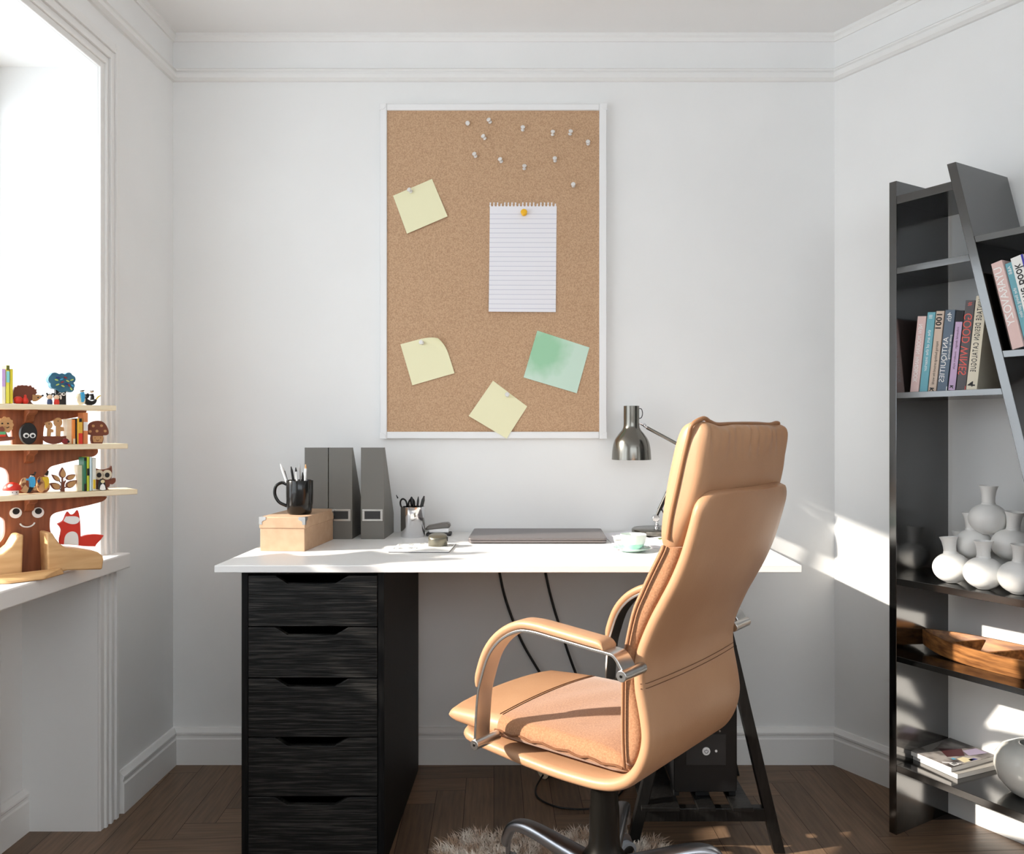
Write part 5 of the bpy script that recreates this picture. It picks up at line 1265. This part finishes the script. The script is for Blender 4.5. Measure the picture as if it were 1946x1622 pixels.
slab('wooden_block', 147, 158, 884, Z3, -.03, PALEW, 'pale wooden bookend block on the lower toy shelf', 'block', None, .028)
r, w, h = slab('picture_book', 159.5, 164.5, 869, Z3, -.045, mat('green_cover', (38, 110, 80), .5), 'dark green book beside the pale block on the lower toy shelf', 'book', GLB); stripe(r, 'spine_band', w, h*.9, h, TOYBLACK); stripe(r, 'spine_band', w, 0, h*.22, TOYBLACK)
r, w, h = slab('picture_book', 165, 170, 868, Z3, -.045, mat('lime_cover', (196, 200, 54), .5), 'lime yellow thin book on the lower toy shelf', 'book', GLB); stripe(r, 'figure', w, h*.45, h*.66, TOYBLACK)
r, w, h = slab('picture_book', 170.5, 175, 868, Z3, -.045, mat('ice_cover', (206, 228, 236), .5), 'pale ice blue book on the lower toy shelf', 'book', GLB)
r, w, h = slab('picture_book', 175.5, 183, 870, Z3, -.045, mat('grey_white_cover', (222, 220, 210), .5), 'grey-white book nearest the owl on the lower toy shelf', 'book', GLB); stripe(r, 'figure', w*.7, h*.06, h*.34, TOYYEL)
ow = Toy('owl_toy', 'flat brown wooden owl toy with big round eyes on the lower toy shelf', 'toy', c6([(1140, 545), (1125, 430), (1128, 330), (1125, 290), (1150, 300), (1210, 310), (1265, 300), (1298, 285), (1315, 262), (1320, 300), (1322, 340), (1318, 400), (1300, 430), (1340, 405), (1362, 410), (1366, 450), (1330, 485), (1295, 480), (1290, 510), (1260, 525), (1285, 540), (1240, 545)]), -.02, Z3, TOYBR, .012)
for x in (1160, 1256):
    e = ow.disc('eye', x/6.238, 840+368/6.238, 8.6, mat('owl_eye_cream', (226, 212, 186), .5), .003, None, 9.6); ow.disc('pupil', x/6.238, 840+372/6.238, 4.2, TOYBLACK, .004, .0016, 4.8, e)
ow.add('beak', c6([(1205, 400), (1222, 400), (1214, 425)]), TOYTAN)
pg_ = Toy('penguin_toy', 'small black and white penguin toy in front of the brown owl', 'toy', c6([(1165, 540), (1170, 470), (1185, 425), (1210, 412), (1232, 425), (1240, 470), (1252, 545), (1200, 552)]), -.045, Z3, TOYBLACK, .012)
pg_.add('belly', c6([(1172, 540), (1180, 490), (1208, 470), (1230, 490), (1240, 540), (1205, 550)]), TOYWHITE); pg_.disc('face', 1206/6.238, 840+445/6.238, 3.2, mat('penguin_face', (224, 206, 160), .5), .0026)
# ---- the fox on the root
fx = Toy('fox_toy', 'flat red and white wooden fox toy standing on the root of the tree shelf', 'toy', c6([(705, 1238), (700, 1190), (718, 1110), (725, 1052), (678, 998), (745, 963), (760, 930), (775, 888), (800, 850), (820, 880), (850, 890), (880, 880), (915, 834), (932, 880), (945, 1000), (950, 1152), (1000, 1130), (1080, 1120), (1150, 1118), (1222, 1130), (1190, 1180), (1130, 1240), (1125, 1262), (1000, 1262), (880, 1245)]), -.03, tz_(1041.5, tt(140, -.03), -.03), TOYRED, .012)
fx.add('muzzle', c6([(745, 962), (772, 908), (830, 904), (900, 905), (930, 930), (930, 965), (895, 995), (840, 1000), (785, 985)]), TOYWHITE)
fx.add('belly', c6([(748, 1236), (755, 1150), (790, 1100), (850, 1080), (900, 1100), (918, 1150), (918, 1245), (850, 1240)]), TOYWHITE)
